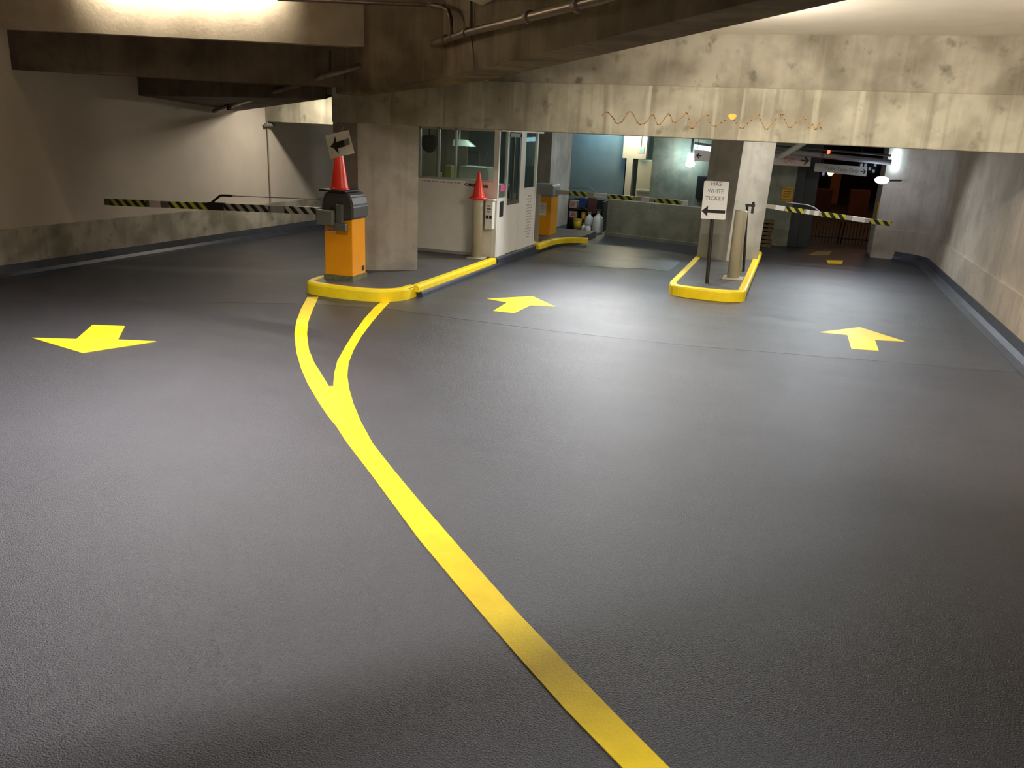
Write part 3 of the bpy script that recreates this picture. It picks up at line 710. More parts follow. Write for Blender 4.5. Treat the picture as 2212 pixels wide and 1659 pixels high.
# contents seen through the glass
def inside(name, label, cat, x0, y0, x1, y1, Y, dep, m_, bev=.01):
    a_, b_ = AY(x0, y1, Y), AY(x1, y0, Y); bm = B(); box(bm, a_.x, b_.x, Y, Y+dep, a_.z, b_.z, None, bev); return tag(obj(name, bm, m_), label, cat)
bm = B(); box(bm, X0+.06, BX-.12, 12.6, 13.3, zsill-.1, zsill-.06); 
box(bm, X0+.1, X0+.16, 12.65, 13.25, .18, zsill-.1); box(bm, BX-.22, BX-.16, 12.65, 13.25, .18, zsill-.1)
tag(obj('counter', bm, OFFW), 'counter inside the booth under the front window', 'counter')
zk = zsill-.06
def on_counter(name, label, cat, x0, x1, ytop, Y, dep, m_, bev=.01):
    a_, b_ = AY(x0, ytop, Y), AY(x1, ytop, Y); bm = B(); box(bm, a_.x, b_.x, Y, Y+dep, zk, a_.z, None, bev); return tag(obj(name, bm, m_), label, cat)
on_counter('cash_register', 'wide pale rounded machine seen through the booth window behind the cone', 'machine', 990, 1051, 358, 12.75, .4, mat('pale_green_plastic', (.62, .66, .56, 1), .45), .04)
on_counter('box', 'yellow and grey carton on the booth counter left of the pale machine', 'box', 960, 974, 357, 12.8, .15, mat('yellow_carton', (.42, .34, .10, 1), .7))
bm = B(); pa = AY(953, 372, 12.7); tube(bm, [(pa.x, 12.7, zk), (pa.x, 12.7, pa.z)], .014, 10); tag(obj('paper_roll', bm, WHITE), 'thin white roll upright on the booth counter', 'roll')
bm = B(); pa = AY(925, 307, 12.7)
lathe(bm, pa.x, 12.75, [(.03, pa.z-.17), (.10, pa.z-.13), (.145, pa.z-.02), (.13, pa.z+.08), (.07, pa.z+.12)], 20); box(bm, pa.x-.01, pa.x+.01, 12.74, 12.76, pa.z+.12, 2.25)
tag(obj('hanging_bag', bm, mat('black_cloth', (.008, .008, .008, 1), .9)), 'black rounded bag hanging inside the booth window at left', 'bag')
# desk lamp hood + office shelving inside
bm = B(); pa = AY(1000, 308, 13.8); prism(bm, [(pa.x-.16, 13.7), (pa.x+.20, 13.7), (pa.x+.20, 13.95), (pa.x-.16, 13.95)], pa.z-.06, pa.z+.05, [(pa.x-.16, 13.75), (pa.x+.05, 13.75), (pa.x+.05, 13.9), (pa.x-.16, 13.9)])
box(bm, pa.x-.08, pa.x-.06, 13.8, 13.82, pa.z+.05, 2.25)
tag(obj('hanging_lamp_shade', bm, mat('pale_shade', (.7, .78, .72, 1), .5)), 'pale lamp shade hanging inside the booth', 'lamp')
bm = B(); pa = AY(1022, 330, 13.9); box(bm, pa.x-.22, pa.x+.14, 14.2, 14.25, pa.z-.03, pa.z+.02)
tube(bm, [(pa.x, 14.2, zb+.03), (pa.x, 14.2, pa.z)], .03, 8); tube(bm, [(pa.x+.1, 14.2, zb+.03), (pa.x, 14.2, pa.z-.3)], .02, 8)
tag(obj('monitor_stand', bm, BLACKM), 'dark stand inside the booth right of the pale machine', 'stand')

# ------------------------------------------------------------------ rear zone left of the right column
a, b = AY(1308, 500, 18.2), AY(1540, 500, 17.7)
bm = B(); A_ = G(1308, 508); B_ = G(1508, 532); dd = (B_-A_).normalized(); E_ = A_+dd*3.3; q = Vector((-dd.y, dd.x, 0))*.25
zl = AY(1310, 430, A_.y).z
prism(bm, [(A_.x, A_.y), (E_.x, E_.y), (E_.x+q.x, E_.y+q.y), (A_.x+q.x, A_.y+q.y)], 0, zl)
struct('wall_low', bm, LOWC)
bm = B(); kq = Vector((dd.y, -dd.x, 0))*.05
prism(bm, [(A_.x+kq.x, A_.y+kq.y), (E_.x+kq.x, E_.y+kq.y), (E_.x, E_.y), (A_.x, A_.y)], 0, .07); struct('baseboard_rear', bm, LOWC)
YW = 22.5
# deeper floor behind
bm = B(); box(bm, -14, -.1, 18.9, 26, -.3, 0); struct('floor_rear', bm, FLOOR)
bm = B(); xd0, xd1 = AY(1350, 400, YW).x, AY(1418, 400, YW).x; xe = -.8
box(bm, -14, xd0, YW, YW+.3, 0, 2.79); struct('wall_rear_left', bm, mat('blue_grey_painted_wall', (.17, .24, .25, 1), .7, var=.08, vscale=3))
bm = B(); box(bm, xd0-.04, xd0+.02, YW, YW+1.6, 0, 2.79); box(bm, xd0, xd1+.4, YW+1.5, YW+1.6, 0, 2.79); struct('wall_lobby', bm, mat('cream_lobby_wall', (.62, .54, .38, 1), .6))
bm = B(); box(bm, AY(1404, 400, 21.4).x, xe, 21.4, 21.7, 0, 2.79)
struct('wall_rear_right', bm, GREENW)
# lobby door frame: cream pilaster, lintel and pale door leaf
zlin = AY(1380, 343, YW-.3).z
bm = B(); xl = AY(1349, 400, YW-.3).x; xr = AY(1372, 400, YW-.3).x
box(bm, xl, xl+.17, YW-.3, YW, 0, zlin); box(bm, xl-.12, AY(1396, 330, YW-.3).x, YW-.3, YW, zlin, 2.79)
struct('trim_3', bm, mat('cream_lobby_frame', (.70, .62, .46, 1), .5))
bm = B(); dx0, dx1 = AY(1375, 400, YW-.35).x, AY(1410, 400, YW-.35).x
box(bm, dx0, dx1, YW-.40, YW-.33, 0, AY(1390, 345, YW-.35).z, None, .006); d1 = struct('door_1', bm, mat('pale_yellow_door', (.72, .66, .46, 1), .45))
bm = B(); box(bm, dx0+.03, dx1-.06, YW-.43, YW-.40, AY(1390, 415, YW-.4).z, AY(1390, 411, YW-.4).z); o = obj('kick_bar', bm, ALU, d1)
# green exit box above lobby
bm = B(); pe = AY(1385, 325, YW-.5)
te = thing('exit_box', 'small box sign with green light above the lobby door', 'sign', tuple(pe))
box(bm, pe.x-.10, pe.x+.09, YW-.56, YW-.50, pe.z-.09, pe.z+.09, None, .006); obj('housing', bm, WHITE, te)
bm = B(); box(bm, pe.x-.02, pe.x+.05, YW-.566, YW-.562, pe.z-.03, pe.z+.03); obj('green_light', bm, mat('green_light', (.1, .8, .4, 1), .5, emit=(.1, .9, .45, 1), estr=1.5), te)
bm = B(); tube(bm, [(pe.x, YW-.53, pe.z+.09), (pe.x, YW-.53, 2.79)], .01, 8); obj('stem', bm, BLACKM, te)
# things heaped in the recess left of the low wall
YJ = 18.75
def jbox(name, label, cat, x0, x1, y0, y1, m_, dep=.25, Y=YJ, bev=.01):
    a_, b_ = AY(x0, y1, Y), AY(x1, y0, Y); bm = B(); z0 = max(a_.z, 0); box(bm, a_.x, b_.x, Y, Y+dep, z0, b_.z, None, bev); return tag(obj(name, bm, m_), label, cat)
# shelf rack
rk = thing('storage_shelf', 'dark low shelf rack in the recess left of the low wall', 'shelf', (AY(1240, 500, YJ).x, YJ+.2, 0))
xs0, xs1 = AY(1226, 460, YJ).x, AY(1303, 460, YJ).x
zz1, zz2, zz3 = AY(1240, 431, YJ).z, AY(1240, 450, YJ).z, AY(1240, 471, YJ).z
for zz in (zz2, zz3):
    bm = B(); box(bm, xs0, xs1-.05, YJ, YJ+.45, zz-.03, zz); obj('shelf_board', bm, BLACKM, rk)
bm = B(); box(bm, xs0, xs1, YJ+.46, YJ+.5, 0, zz1); obj('back_panel', bm, mat('very_dark_backing', (.012, .012, .011, 1), .8), rk)
for xx in (xs0, xs1-.03):
    bm = B(); box(bm, xx, xx+.03, YJ+.0, YJ+.46, 0, zz1); obj('upright', bm, BLACKM, rk)
CART = mat('grey_printed_carton', (.30, .30, .27, 1), .7, var=.3, vscale=25)
REDP = mat('red_print', (.55, .10, .06, 1), .7)
def carton(label, x0, x1, y0, zbase):
    a_, b_ = AY(x0, y0, YJ+.03), AY(x1, y0, YJ+.03)
    tt = thing('carton', label, 'box', (a_.x, YJ+.03, zbase))
    bm = B(); box(bm, a_.x, b_.x, YJ+.03, YJ+.35, zbase+.001, a_.z, None, .005); obj('body', bm, CART, tt)
    bm = B(); w_ = b_.x-a_.x; box(bm, a_.x+w_*.35, a_.x+w_*.75, YJ+.025, YJ+.03, zbase+(a_.z-zbase)*.35, zbase+(a_.z-zbase)*.75); obj('red_print', bm, REDP, tt)
carton('grey carton with red print on the upper shelf of the rack', 1229, 1246, 433, zz2)
carton('grey carton with red print on the lower shelf of the rack', 1230, 1246, 455, zz3)
jbox('jerrycan', 'dark blue canister in the recess behind the barrier arm', 'canister', 1250, 1265, 428, 450, mat('dark_blue_plastic', (.010, .025, .13, 1), .4), .2, YJ-.02)
jbox('sack', 'brown-red hanging cloth sack in the recess beside the blue canister', 'sack', 1267, 1288, 428, 462, mat('brown_red_cloth', (.07, .025, .018, 1), .9), .1, YJ-.05, .02)
def bucket(label, x0, x1, ytop, m_, Y=18.55, z0=.0):
    a_, b_ = AY(x0, ytop, Y), AY(x1, ytop, Y); r = (b_.x-a_.x)/2; cx = (a_.x+b_.x)/2
    tt = thing('bucket', label, 'bucket', (cx, Y, z0)); bm = B(); lathe(bm, cx, Y, [(r*.8, z0), (r, a_.z)], 20); obj('pail', bm, m_, tt, True)
    bm = B(); lathe(bm, cx, Y, [(r*1.06, a_.z-.02), (r*1.06, a_.z+.01), (r*.9, a_.z+.015)], 20); obj('lid', bm, m_, tt)
YB_ = mat('yellow_plastic_pail', (.55, .36, .03, 1), .5)
bucket('yellow pail on the floor at the left of the recess clutter', 1239, 1257, 473, YB_)
bucket('tall yellow pail behind the white jugs in the recess', 1256, 1269, 458, YB_, 18.85)
def jug(label, x, ytop, r, m_, Y):
    a_ = AY(x, ytop, Y); zt_ = max(a_.z, .15); bm = B()
    tt = thing('jug', label, 'jug', (a_.x, Y, 0))
    lathe(bm, a_.x, Y, [(r*.92, 0), (r, .03), (r, zt_*.62), (r*.8, zt_*.78), (r*.3, zt_*.9), (r*.3, zt_)], 20); obj('body', bm, m_, tt, True)
    bm = B(); lathe(bm, a_.x, Y, [(r*.36, zt_-.01), (r*.36, zt_+.02)], 12); obj('cap', bm, INKG, tt)
WP = mat('translucent_white_plastic', (.62, .60, .58, 1), .4)
jug('tall white plastic jug at the right end of the recess clutter', 1293, 459, .125, WP, 18.45)
jug('white plastic jug between the yellow pail and the tallest white jug', 1274, 460, .105, WP, 18.6)
jug('small white spray bottle in front of the yellow pails', 1261, 484, .055, mat('milky_bottle', (.60, .64, .60, 1), .4), 18.4)
jug('low white jug standing before the two taller white jugs', 1270, 486, .075, WP, 18.35)
jbox('drum', 'small black drum with white label low in the recess beside the narrow column', 'drum', 1226, 1238, 472, 496, BLACKM, .2, 18.7)

# ------------------------------------------------------------------ hanging signs
def hanging_sign(name, label, corners, Y, parts, face, stems=True):
    P_ = [AY(x, y, Y) for x, y in corners]       # tl tr br bl
    tt = thing(name, label, 'sign', tuple(P_[3]))
    ex = (P_[2]-P_[3]).normalized(); ey = (P_[0]-P_[3]); ey = (ey-ex*ey.dot(ex)).normalized(); n_ = ex.cross(ey)
    bm = B(); slab(bm, [p_ - n_*.02 for p_ in (P_[3], P_[2], P_[1], P_[0])], n_, .02); obj('panel', bm, face, tt)
    w = (P_[2]-P_[3]).length; h = (P_[0]-P_[3]).length
    for kind, u, v, sz, txt, m_ in parts:
        o_ = P_[3]+ex*w*u+ey*h*v
        if kind == 'text': obj('lettering', text_bm(txt, sz, o_, ex, ey, bold=.002, t=.003), m_, tt)
        else:
            sgn = 1 if kind == 'right' else -1; bm = B()
            flat(bm, [(sgn*x_*sz, y_*sz) for x_, y_ in [(.5, 0), (0, .5), (-.12, .42), (.12, .10), (-.5, .10), (-.5, -.10), (.12, -.10), (-.12, -.42), (0, -.5)]][::sgn], o_, ex, ey, t=.003, off=.001); obj('arrow', bm, m_, tt)
    if stems:
        for u in (.15, .85):
            a_ = P_[0]+(P_[1]-P_[0])*u-n_*.01; bm = B(); tube(bm, [a_, (a_.x, a_.y, 2.79)], .006, 8); obj('stem', bm, BLACKM, tt)
SG1 = mat('pinkish_white_panel', (.52, .44, .38, 1), .5); SG2 = mat('grey_white_panel', (.46, .45, .38, 1), .5)
hanging_sign('hanging_sign', 'white hanging sign with a left arrow beside the blue-white lamp', [(1500,324),(1545,328),(1540,350),(1499,347)], 18.2, [('left', .22, .5, .12, '', INK)], SG1)
hanging_sign('hanging_sign', 'white hanging Exit sign with a right arrow over the exit lane', [(1660,332),(1753,333),(1750,360),(1660,356)], 18.0, [('text', .48, .5, .15, 'Exit', INKR), ('right', .86, .5, .17, '', mat('dark_green_arrow', (.05, .05, .03, 1), .6))], SG1)
hanging_sign('hanging_sign', 'long narrow white hanging sign lettered Right Turn Only below the duct', [(1761,352),(1874,361),(1871,381),(1759,370)], 18.3, [('text', .52, .5, .10, 'Right Turn Only', INKG), ('right', .93, .5, .11, '', INK)], SG2)
# yellow notice with hazard edging on the pier
py0, py1 = AY(1689, 434, 18.99), AY(1716, 405, 18.99)
py0.x = AY(1688, 420, 18.99).x; py1.x = AY(1713, 420, 18.99).x
def notice(label, x0, x1, z0, z1, Y):
    t = thing('notice', label, 'sign', (x0, Y, z0))
    bm = B(); box(bm, x0, x1, Y-.012, Y, z0, z1); obj('board', bm, mat('amber_notice', (.62, .33, .02, 1), .5), t)
    bm = B()
    n2 = 7; w_ = (x1-x0)
    for zz in (z0+.02, z1-.055):
        for k_ in range(n2): slab(bm, [(x0+w_*(k_+.1)/n2, Y-.014, zz), (x0+w_*(k_+.45)/n2, Y-.014, zz), (x0+w_*(k_+.8)/n2, Y-.014, zz+.035), (x0+w_*(k_+.45)/n2, Y-.014, zz+.035)], (0, -1, 0), .002)
    for k_ in range(4): box(bm, x0+.04, x1-.05, Y-.016, Y-.012, z0+.095+k_*.035, z0+.107+k_*.035)
    obj('print', bm, mat('dark_brown_print', (.12, .06, .01, 1), .6), t)
notice('amber notice with slanted hazard edging on the greenish exit pier', py0.x, py1.x, py0.z, py1.z, 18.99)
bm = B(); pn = AX(1905, 450, 1.6)
box(bm, 1.585, 1.598, 18.35, 18.6, AY(1907, 470, 18.4).z, AY(1907, 437, 18.4).z)
tag(obj('notice', bm, mat('orange_edge_board', (.62, .30, .03, 1), .5)), 'narrow orange notice seen edge-on at the right side of the exit opening', 'sign')
# stacked wood at the foot of the pier
bm = B(); rr = random.Random(2)
zt_w = AY(1655, 470, 18.7).z
tw = thing('lumber_stack', 'small brown stack of wooden boards at the foot of the greenish pier', 'lumber', (AY(1650, 525, 18.6).x, 18.7, 0))
x0w, x1w = AY(1642, 500, 18.6).x, AY(1668, 500, 18.6).x; k_ = 0; zz = 0.0
WOOD = mat('weathered_board', (.13, .085, .035, 1), .8, var=.3, vscale=15)
while zz < zt_w-.05:
    bm = B(); e = rr.uniform(-.02, .02); box(bm, x0w+e-.1, x1w+e, 18.5, 18.85, zz, zz+.06, None, .004); obj('board', bm, WOOD, tw); zz += .085
    if zz < zt_w-.05:
        bm = B(); box(bm, x0w, x0w+.06, 18.52, 18.8, zz-.025, zz); box(bm, x1w-.09, x1w-.03, 18.52, 18.8, zz-.025, zz); obj('spacer', bm, WOOD, tw)

# ------------------------------------------------------------------ exit opening: ducts, gate, street
XO0, XO1 = a2.x-.03, 1.60
bm = B(); box(bm, XO0-.02, XO1, 19.05, 19.35, 2.32, 2.79); struct('trim_4', bm, mat('dark_lintel', (.03, .028, .025, 1), .7))
pp0, pp1 = AY(1756, 334, 17.6), AY(1925, 351, 17.6)
bm = B(); tube(bm, [pp0-(pp1-pp0)*.7, pp1], .052, 16); tag(obj('overhead_pipe', bm, PIPEL, None, True), 'thick grey pipe crossing above the exit opening', 'pipe')
pp0, pp1 = AY(1756, 322, 17.5), AY(1925, 336, 17.5)
bm = B(); tube(bm, [pp0-(pp1-pp0)*.7, pp1], .02, 12); tag(obj('overhead_pipe', bm, DGREY, None, True), 'thin dark pipe just above the thick grey pipe at the exit', 'pipe')
# sloping duct by the right column top
pa, pb = AY(1682, 341, 16.6), AY(1730, 312, 16.6)
bm = B(); tube(bm, [pa, pb+(pb-pa)*.6], .055, 14); tag(obj('sloping_duct', bm, concrete('grey_duct_c', (.3, .3, .27, 1), (.2, .2, .18, 1))), 'grey sloping duct beside the top of the right column', 'duct')
# red signal lamp
pr = AY(1790, 328, 17.2)
bm = B(); lathe(bm, pr.x, pr.y, [(.012, pr.z-.04), (.03, pr.z-.02), (.03, pr.z+.02), (.02, pr.z+.035)], 14)
tag(obj('red_indicator', bm, mat('red_glow', (.9, .05, .02, 1), .4, emit=(1, .07, .03, 1), estr=5)), 'tiny glowing red light above the exit opening', 'light')
# street ground outside
bm = B(); box(bm, -2.2, 8, 18.9, 44, -.32, -.01); struct('ground', bm, mat('street_paving', (.11, .085, .06, 1), .75, var=.3, vscale=3, bump=.4, bscale=30))
bm = B(); box(bm, 1.6, 2.2, 18.3, 19.4, 0, 4.6); struct('wall_exit', bm, CONCR)
# railing gate outside
YF = 20.6
zf = AY(1800, 475, YF).z
fx0, fx1 = AY(1745, 500, YF).x, AY(1895, 500, YF).x+.4
tf = thing('railing', 'dark iron railing of thin upright bars outside the exit', 'fence', (fx0, YF, -.01))
IRON = mat('dark_red_brown_iron', (.055, .02, .014, 1), .5)
bm = B(); box(bm, fx0, fx1, YF-.015, YF+.015, zf-.03, zf); obj('top_rail', bm, IRON, tf)
bm = B(); box(bm, fx0, fx1, YF-.015, YF+.015, .10, .13); obj('bottom_rail', bm, IRON, tf)
x_ = fx0+.03
while x_ < fx1:
    bm = B(); box(bm, x_-.009, x_+.009, YF-.009, YF+.009, .0, zf+.03); obj('baluster', bm, IRON, tf); x_ += .075
for xp in (1818, 1826):
    a_ = AY(xp, 480, YF-.1); b_ = G(xp-1, 537)
    bm = B(); tube(bm, [(a_.x, YF-.1, a_.z), (a_.x-.03, YF-.1, -.01)], .018, 8); obj('gate_post', bm, BLACKM, tf)
# far street: kerb, orange-lit walls, kiosk and dark building fronts
bm = B(); box(bm, -3, 12, 43, 43.4, -.3, 14); struct('wall_street', bm, mat('dark_facade', (.05, .035, .025, 1), .8, var=.4, vscale=.6))
def street(name, label, cat, x0, x1, y0, y1, Y, dep, col, m_=None):
    a_, b_ = AY(x0, y0, Y), AY(x1, y0, Y); bm = B(); box(bm, a_.x, b_.x, Y, Y+dep, -.01, b_.z, None, .02); return tag(obj(name, bm, m_ or mat(name+'_paint', col, .7, var=.15, vscale=3)), label, cat)
bm = B(); a_, b_ = AY(1798, 396, 36), AY(1821, 372, 36)
street('building', 'narrow orange-lit building standing across the street', 'building', 1798, 1820, 368, 0, 36, 1.5, (.55, .22, .08, 1))
street('planter', 'low orange-lit wall block across the street at right', 'wall', 1838, 1882, 412, 0, 30, .6, (.16, .06, .03, 1))
street('planter', 'low dim reddish wall block across the street at left', 'wall', 1758, 1800, 410, 0, 31, .6, (.10, .045, .035, 1))
tl = thing('street_lamp', 'small glowing orange street lamp far outside the exit', 'lamp', (AY(1793, 380, 33).x, 33, -.01))
pz = AY(1793, 380, 33)
bm = B(); tube(bm, [(pz.x, 33, -.01), (pz.x, 33, pz.z)], .06, 8); obj('pole', bm, BLACKM, tl)
bm = B(); lathe(bm, pz.x, 33, [(.05, pz.z), (.12, pz.z+.10), (.07, pz.z+.22)], 14); obj('lamp_head', bm, mat('sodium_glow', (1, .5, .2, 1), .5, emit=(1, .55, .25, 1), estr=4), tl)
rr = random.Random(8)
for k_, (x, y) in enumerate([(1862,357),(1871,357),(1886,349),(1892,357),(1880,365),(1888,370),(1779,376)]):
    pz = AY(x, y, 42.6); bm = B(); box(bm, pz.x-.05, pz.x+.05, 42.85, 42.99, pz.z-.07, pz.z+.07)
    tag(obj('lit_window', bm, mat('cool_lit_window', (.4, .5, .6, 1), .5, emit=(.5, .62, .8, 1), estr=.3)), 'tiny lit window of the dark building across the street', 'window', 'lit windows across the street')

# ------------------------------------------------------------------ far lamps
COOL = (.55, .83, 1, 1)
def tubefix(label, p0, p1, r, emit, estr, group=None, housing=True):
    t = thing('fluorescent_lamp', label, 'lamp', tuple((Vector(p0)+Vector(p1))/2), group)
    bm = B(); tube(bm, [p0, p1], r, 12); obj('tube', bm, mat('lit_tube', (1, 1, 1, 1), .5, emit=emit, estr=estr), t)
    if housing:
        d = (Vector(p1)-Vector(p0)); bm = B(); h = Vector((0, 0, r+.012)); u = Vector((-d.y, d.x, 0)).normalized()*.06
        slab(bm, [Vector(p0)+h-u, Vector(p1)+h-u, Vector(p1)+h+u, Vector(p0)+h+u], (0, 0, 1), .05); obj('housing', bm, LGREY, t)
    return t
def alight(name, loc, size, energy, col, target=None, size_y=None, spread=math.pi, kind='AREA'):
    L_ = bpy.data.lights.new(name, kind); L_.energy = energy; L_.color = col
    if kind == 'AREA':
        L_.shape = 'RECTANGLE'; L_.size = size; L_.size_y = size_y or size; L_.spread = spread
    else: L_.shadow_soft_size = size
    o = bpy.data.objects.new(name, L_); C.objects.link(o); o.location = loc
    return o
def aim(o, tgt, roll=None):
    d = Vector(tgt)-o.location; o.rotation_euler = d.to_track_quat('-Z', 'Y').to_euler(); return o
# lamp by the rear left sign (round head with tube above it)
p = AY(1491, 354, 20.95)
t = thing('wall_lamp', 'glaring blue-white lamp left of the right column, next to the arrow sign', 'lamp', tuple(p))
bm = B(); lathe(bm, p.x, p.y, [(.02, p.z-.08), (.10, p.z-.05), (.12, p.z), (.085, p.z+.06), (.085, p.z+.26)], 20); obj('globe', bm, mat('blue_white_glow', (1, 1, 1, 1), .5, emit=(.6, .82, 1, 1), estr=14), t, True)
bm = B(); tube(bm, [(p.x, p.y, p.z+.26), (p.x, p.y, 2.79)], .03, 10); obj('stem', bm, DGREY, t)
a_, b_ = AY(1500, 317, 20.8), AY(1543, 323, 20.8)
tubefix('cyan-white tube lamp above the left-arrow sign', a_, b_, .05, (.45, .85, 1, 1), 5)
o = alight('rear_lamp_light', (p.x-.22, p.y+.12, p.z+.22), .1, 17, (.66, .85, 1), kind='POINT')
# lamp at the exit
p = AY(1905, 389, 17.75)
t = thing('wall_lamp', 'glaring oval white lamp at the right edge of the exit opening', 'lamp', tuple(p))
bm = B(); lathe(bm, p.x, p.y, [(.02, p.z-.075), (.10, p.z-.05), (.135, p.z), (.10, p.z+.05), (.02, p.z+.07)], 20); obj('globe', bm, mat('violet_white_glow', (1, 1, 1, 1), .5, emit=(.75, .82, 1, 1), estr=14), t, True)
bm = B(); tube(bm, [(p.x+.1, p.y, p.z), (1.9, 18.2, p.z)], .02, 8); obj('bracket', bm, BLACKM, t)
o = alight('exit_lamp_light', (p.x+.12, p.y-.22, p.z+.10), .08, 3.5, (.72, .84, 1), kind='POINT')
# added light for the upright glow on the short wall; no tube
a_, b_ = AY(1926, 330, 18.12), AY(1926, 382, 18.12)
o = alight('exit_wall_glow_fill', (a_.x+.10, 18.19, 1.97), .02, 1.6, (.6, .85, 1), size_y=.42); aim(o, (a_.x+.22, 19.5, 1.97))
# lobby light
o = alight('lobby_light', (AY(1362, 340, 21.9).x, 21.6, 2.5), .2, 60, (1, .86, .58), kind='POINT')
# dark bracket on the right wall
pa, pb = AX(2036, 362, 2.58), AX(2024, 420, 2.58)
bm = B(); box(bm, 2.46, 2.6, pb.y-.12, pb.y+.12, pb.z, pa.z, None, .01); tag(obj('wall_speaker', bm, mat('dark_brown_housing', (.03, .02, .016, 1), .6)), 'slim dark box mounted high on the right wall', 'box')
# black box left of right column
bm = B(); pa, pb = AY(1508, 380, 21.3), AY(1530, 430, 21.3); box(bm, pa.x, pb.x+.2, 21.2, 21.39, pb.z, pa.z, None, .01)
tag(obj('electrical_box', bm, BLACKM), 'black box on the green-stained wall behind the white arrow sign', 'box')

# ------------------------------------------------------------------ pipes
dl = (L0-L1).normalized(); nl = Vector((-dl.y, dl.x, 0)); 
if nl.x > 0: nl = -nl
def on_diag(x, y, off):
    d = sight(x, y); o_ = L1 + nl*off; n2 = Vector((nl.x, nl.y, 0)); k = (o_-EYEP).dot(n2)/d.dot(n2); return EYEP+d*k
pts = [on_diag(x, y, .10) for x, y in [(1480,-60),(1290,0),(1150,35),(1010,70),(945,92),(860,118)]]
wp = AX(462, 240, -9.66)
mid1 = AY(760, 147, 9.6); mid2 = AY(600, 196, 10.1)
bm = B(); tube(bm, pts+[mid1, mid2, wp], .035, 14)
t = thing('sprinkler_pipe', 'long dull pipe slung along the left side of the diagonal beam', 'pipe', tuple(pts[2]))
obj('pipe', bm, PIPE, t, True)
def collar(bm, a_, d, r=.05, w=.035): tube(bm, [a_-d*w, a_+d*w], r, 14)
for x, y in ((1143, 37), (1008, 71), (962, 86), (1250, 11)):
    a_ = on_diag(x, y, .10); bm = B(); collar(bm, a_, (pts[1]-pts[3]).normalized()); obj('coupling', bm, PIPE, t)
a_ = mid1; bm = B(); tube(bm, [AY(713, 162, 9.75), AY(713, 108, 9.75)], .014, 8); obj('hanger', bm, BLACKM, t)
a_ = AY(556, 210, 10.3); bm = B(); tube(bm, [a_, (a_.x, a_.y, a_.z+.25)], .014, 8); obj('hanger', bm, BLACKM, t)
bm = B(); tube(bm, [AY(495, 238, 11.4), AY(495, 222, 11.4)], .04, 8); obj('valve', bm, BLACKM, t)
# conduit elbow
pts2 = [on_diag(x, y, .16) for x, y in [(640, 0), (800, 6), (940, 12), (966, 20), (974, 36), (976, 86)]]
pts2[0] = AY(640, 0, 8.6); pts2[1] = AY(800, 6, 8.9)
pts2 = [on_diag(x, y, .12) for x, y in [(930, 11), (955, 14), (968, 22), (974, 38), (976, 86)]]
bm = B(); tube(bm, [AY(600, -2, pts2[0].y-.4)]+pts2, .022, 12); tag(obj('conduit', bm, PIPE, None, True), 'thin conduit bending down onto the sprinkler pipe', 'conduit')
pts3 = [on_diag(x, y, .03) for x, y in [(1017, -30), (1018, 70), (1026, 158)]]
bm = B(); tube(bm, pts3[:2], .016, 10); tube(bm, pts3[1:], .008, 8); tag(obj('conduit', bm, PIPE, None, True), 'vertical conduit running down the side face of the diagonal beam', 'conduit')
# left wall sprinkler drop and seam rod
pa, pb = AX(577, 236, -9.66), AX(583, 432, -9.66)
t = thing('wall_conduit', 'thin upright conduit with a small double fitting on the left wall', 'conduit', (-9.66, pa.y, .62))
bm = B(); tube(bm, [(-9.67, pa.y, .62), (-9.67, pa.y, pa.z+.15)], .012, 8); obj('pipe', bm, mat('tan_pipe', (.30, .25, .18, 1), .5), t)
pc = AX(577, 270, -9.6); bm = B(); tube(bm, [(-9.62, pa.y-.13, pc.z), (-9.62, pa.y+.13, pc.z)], [.035, .035], 10); obj('fitting', bm, mat('grey_fitting', (.2, .19, .17, 1), .5), t)

# ------------------------------------------------------------------ lamps that light the bays
WARM = (1, .905, .76); COLD = (1, .955, .95)
def fixture(label, ctr, d, length, energy, spread, down=(0, 0, -1), w=.14, col=WARM, top=None):
    ctr = Vector(ctr); d = Vector(d).normalized(); dn = Vector(down).normalized(); dn = (dn-d*dn.dot(d)).normalized(); u = d.cross(dn).normalized()
    t = thing('fluorescent_lamp', label, 'lamp', tuple(ctr))
    bm = B(); slab(bm, [ctr+d*length/2*a+u*w*b-dn*.02 for a, b in ((-1, -1), (1, -1), (1, 1), (-1, 1))], -dn, .07); obj('housing', bm, WHITE, t)
    if top:
        for k_ in (-.35, .35):
            q_ = ctr+d*length*k_-dn*.06; bm = B(); tube(bm, [q_, (q_.x, q_.y, top)], .012, 8); obj('stem', bm, BLACKM, t)
    L_ = bpy.data.lights.new('lamp_light', 'AREA'); L_.shape = 'RECTANGLE'; L_.size = length; L_.size_y = w; L_.energy = energy; L_.color = col; L_.spread = spread
    o = bpy.data.objects.new('lamp_light', L_); C.objects.link(o)
    m_ = Matrix((d, (-dn).cross(d), -dn)).transposed().to_4x4(); m_.translation = ctr+dn*.01; o.matrix_world = m_
    return t
dF = (FB-FA).normalized(); nF = Vector((-dF.y, dF.x, 0))
# A: hard against the pale beam face, then an added lamp for the foreground sheen
fixture('strip lamp above the left lane beside the pale beam face', FA+dF*2.3-nF*.26+Vector((0, 0, .98)), dF, 2.15, 165, math.radians(100), down=nF*.9+Vector((0, 0, -.55)), top=4.35)
fixture('added strip lamp above the left lane for the foreground floor sheen', FA+dF*2.15-nF*.60+Vector((0, 0, .95)), dF, 1.9, 42, math.radians(80), down=-nF*.75+Vector((.25, 0, -.68)), top=4.35, col=COLD)
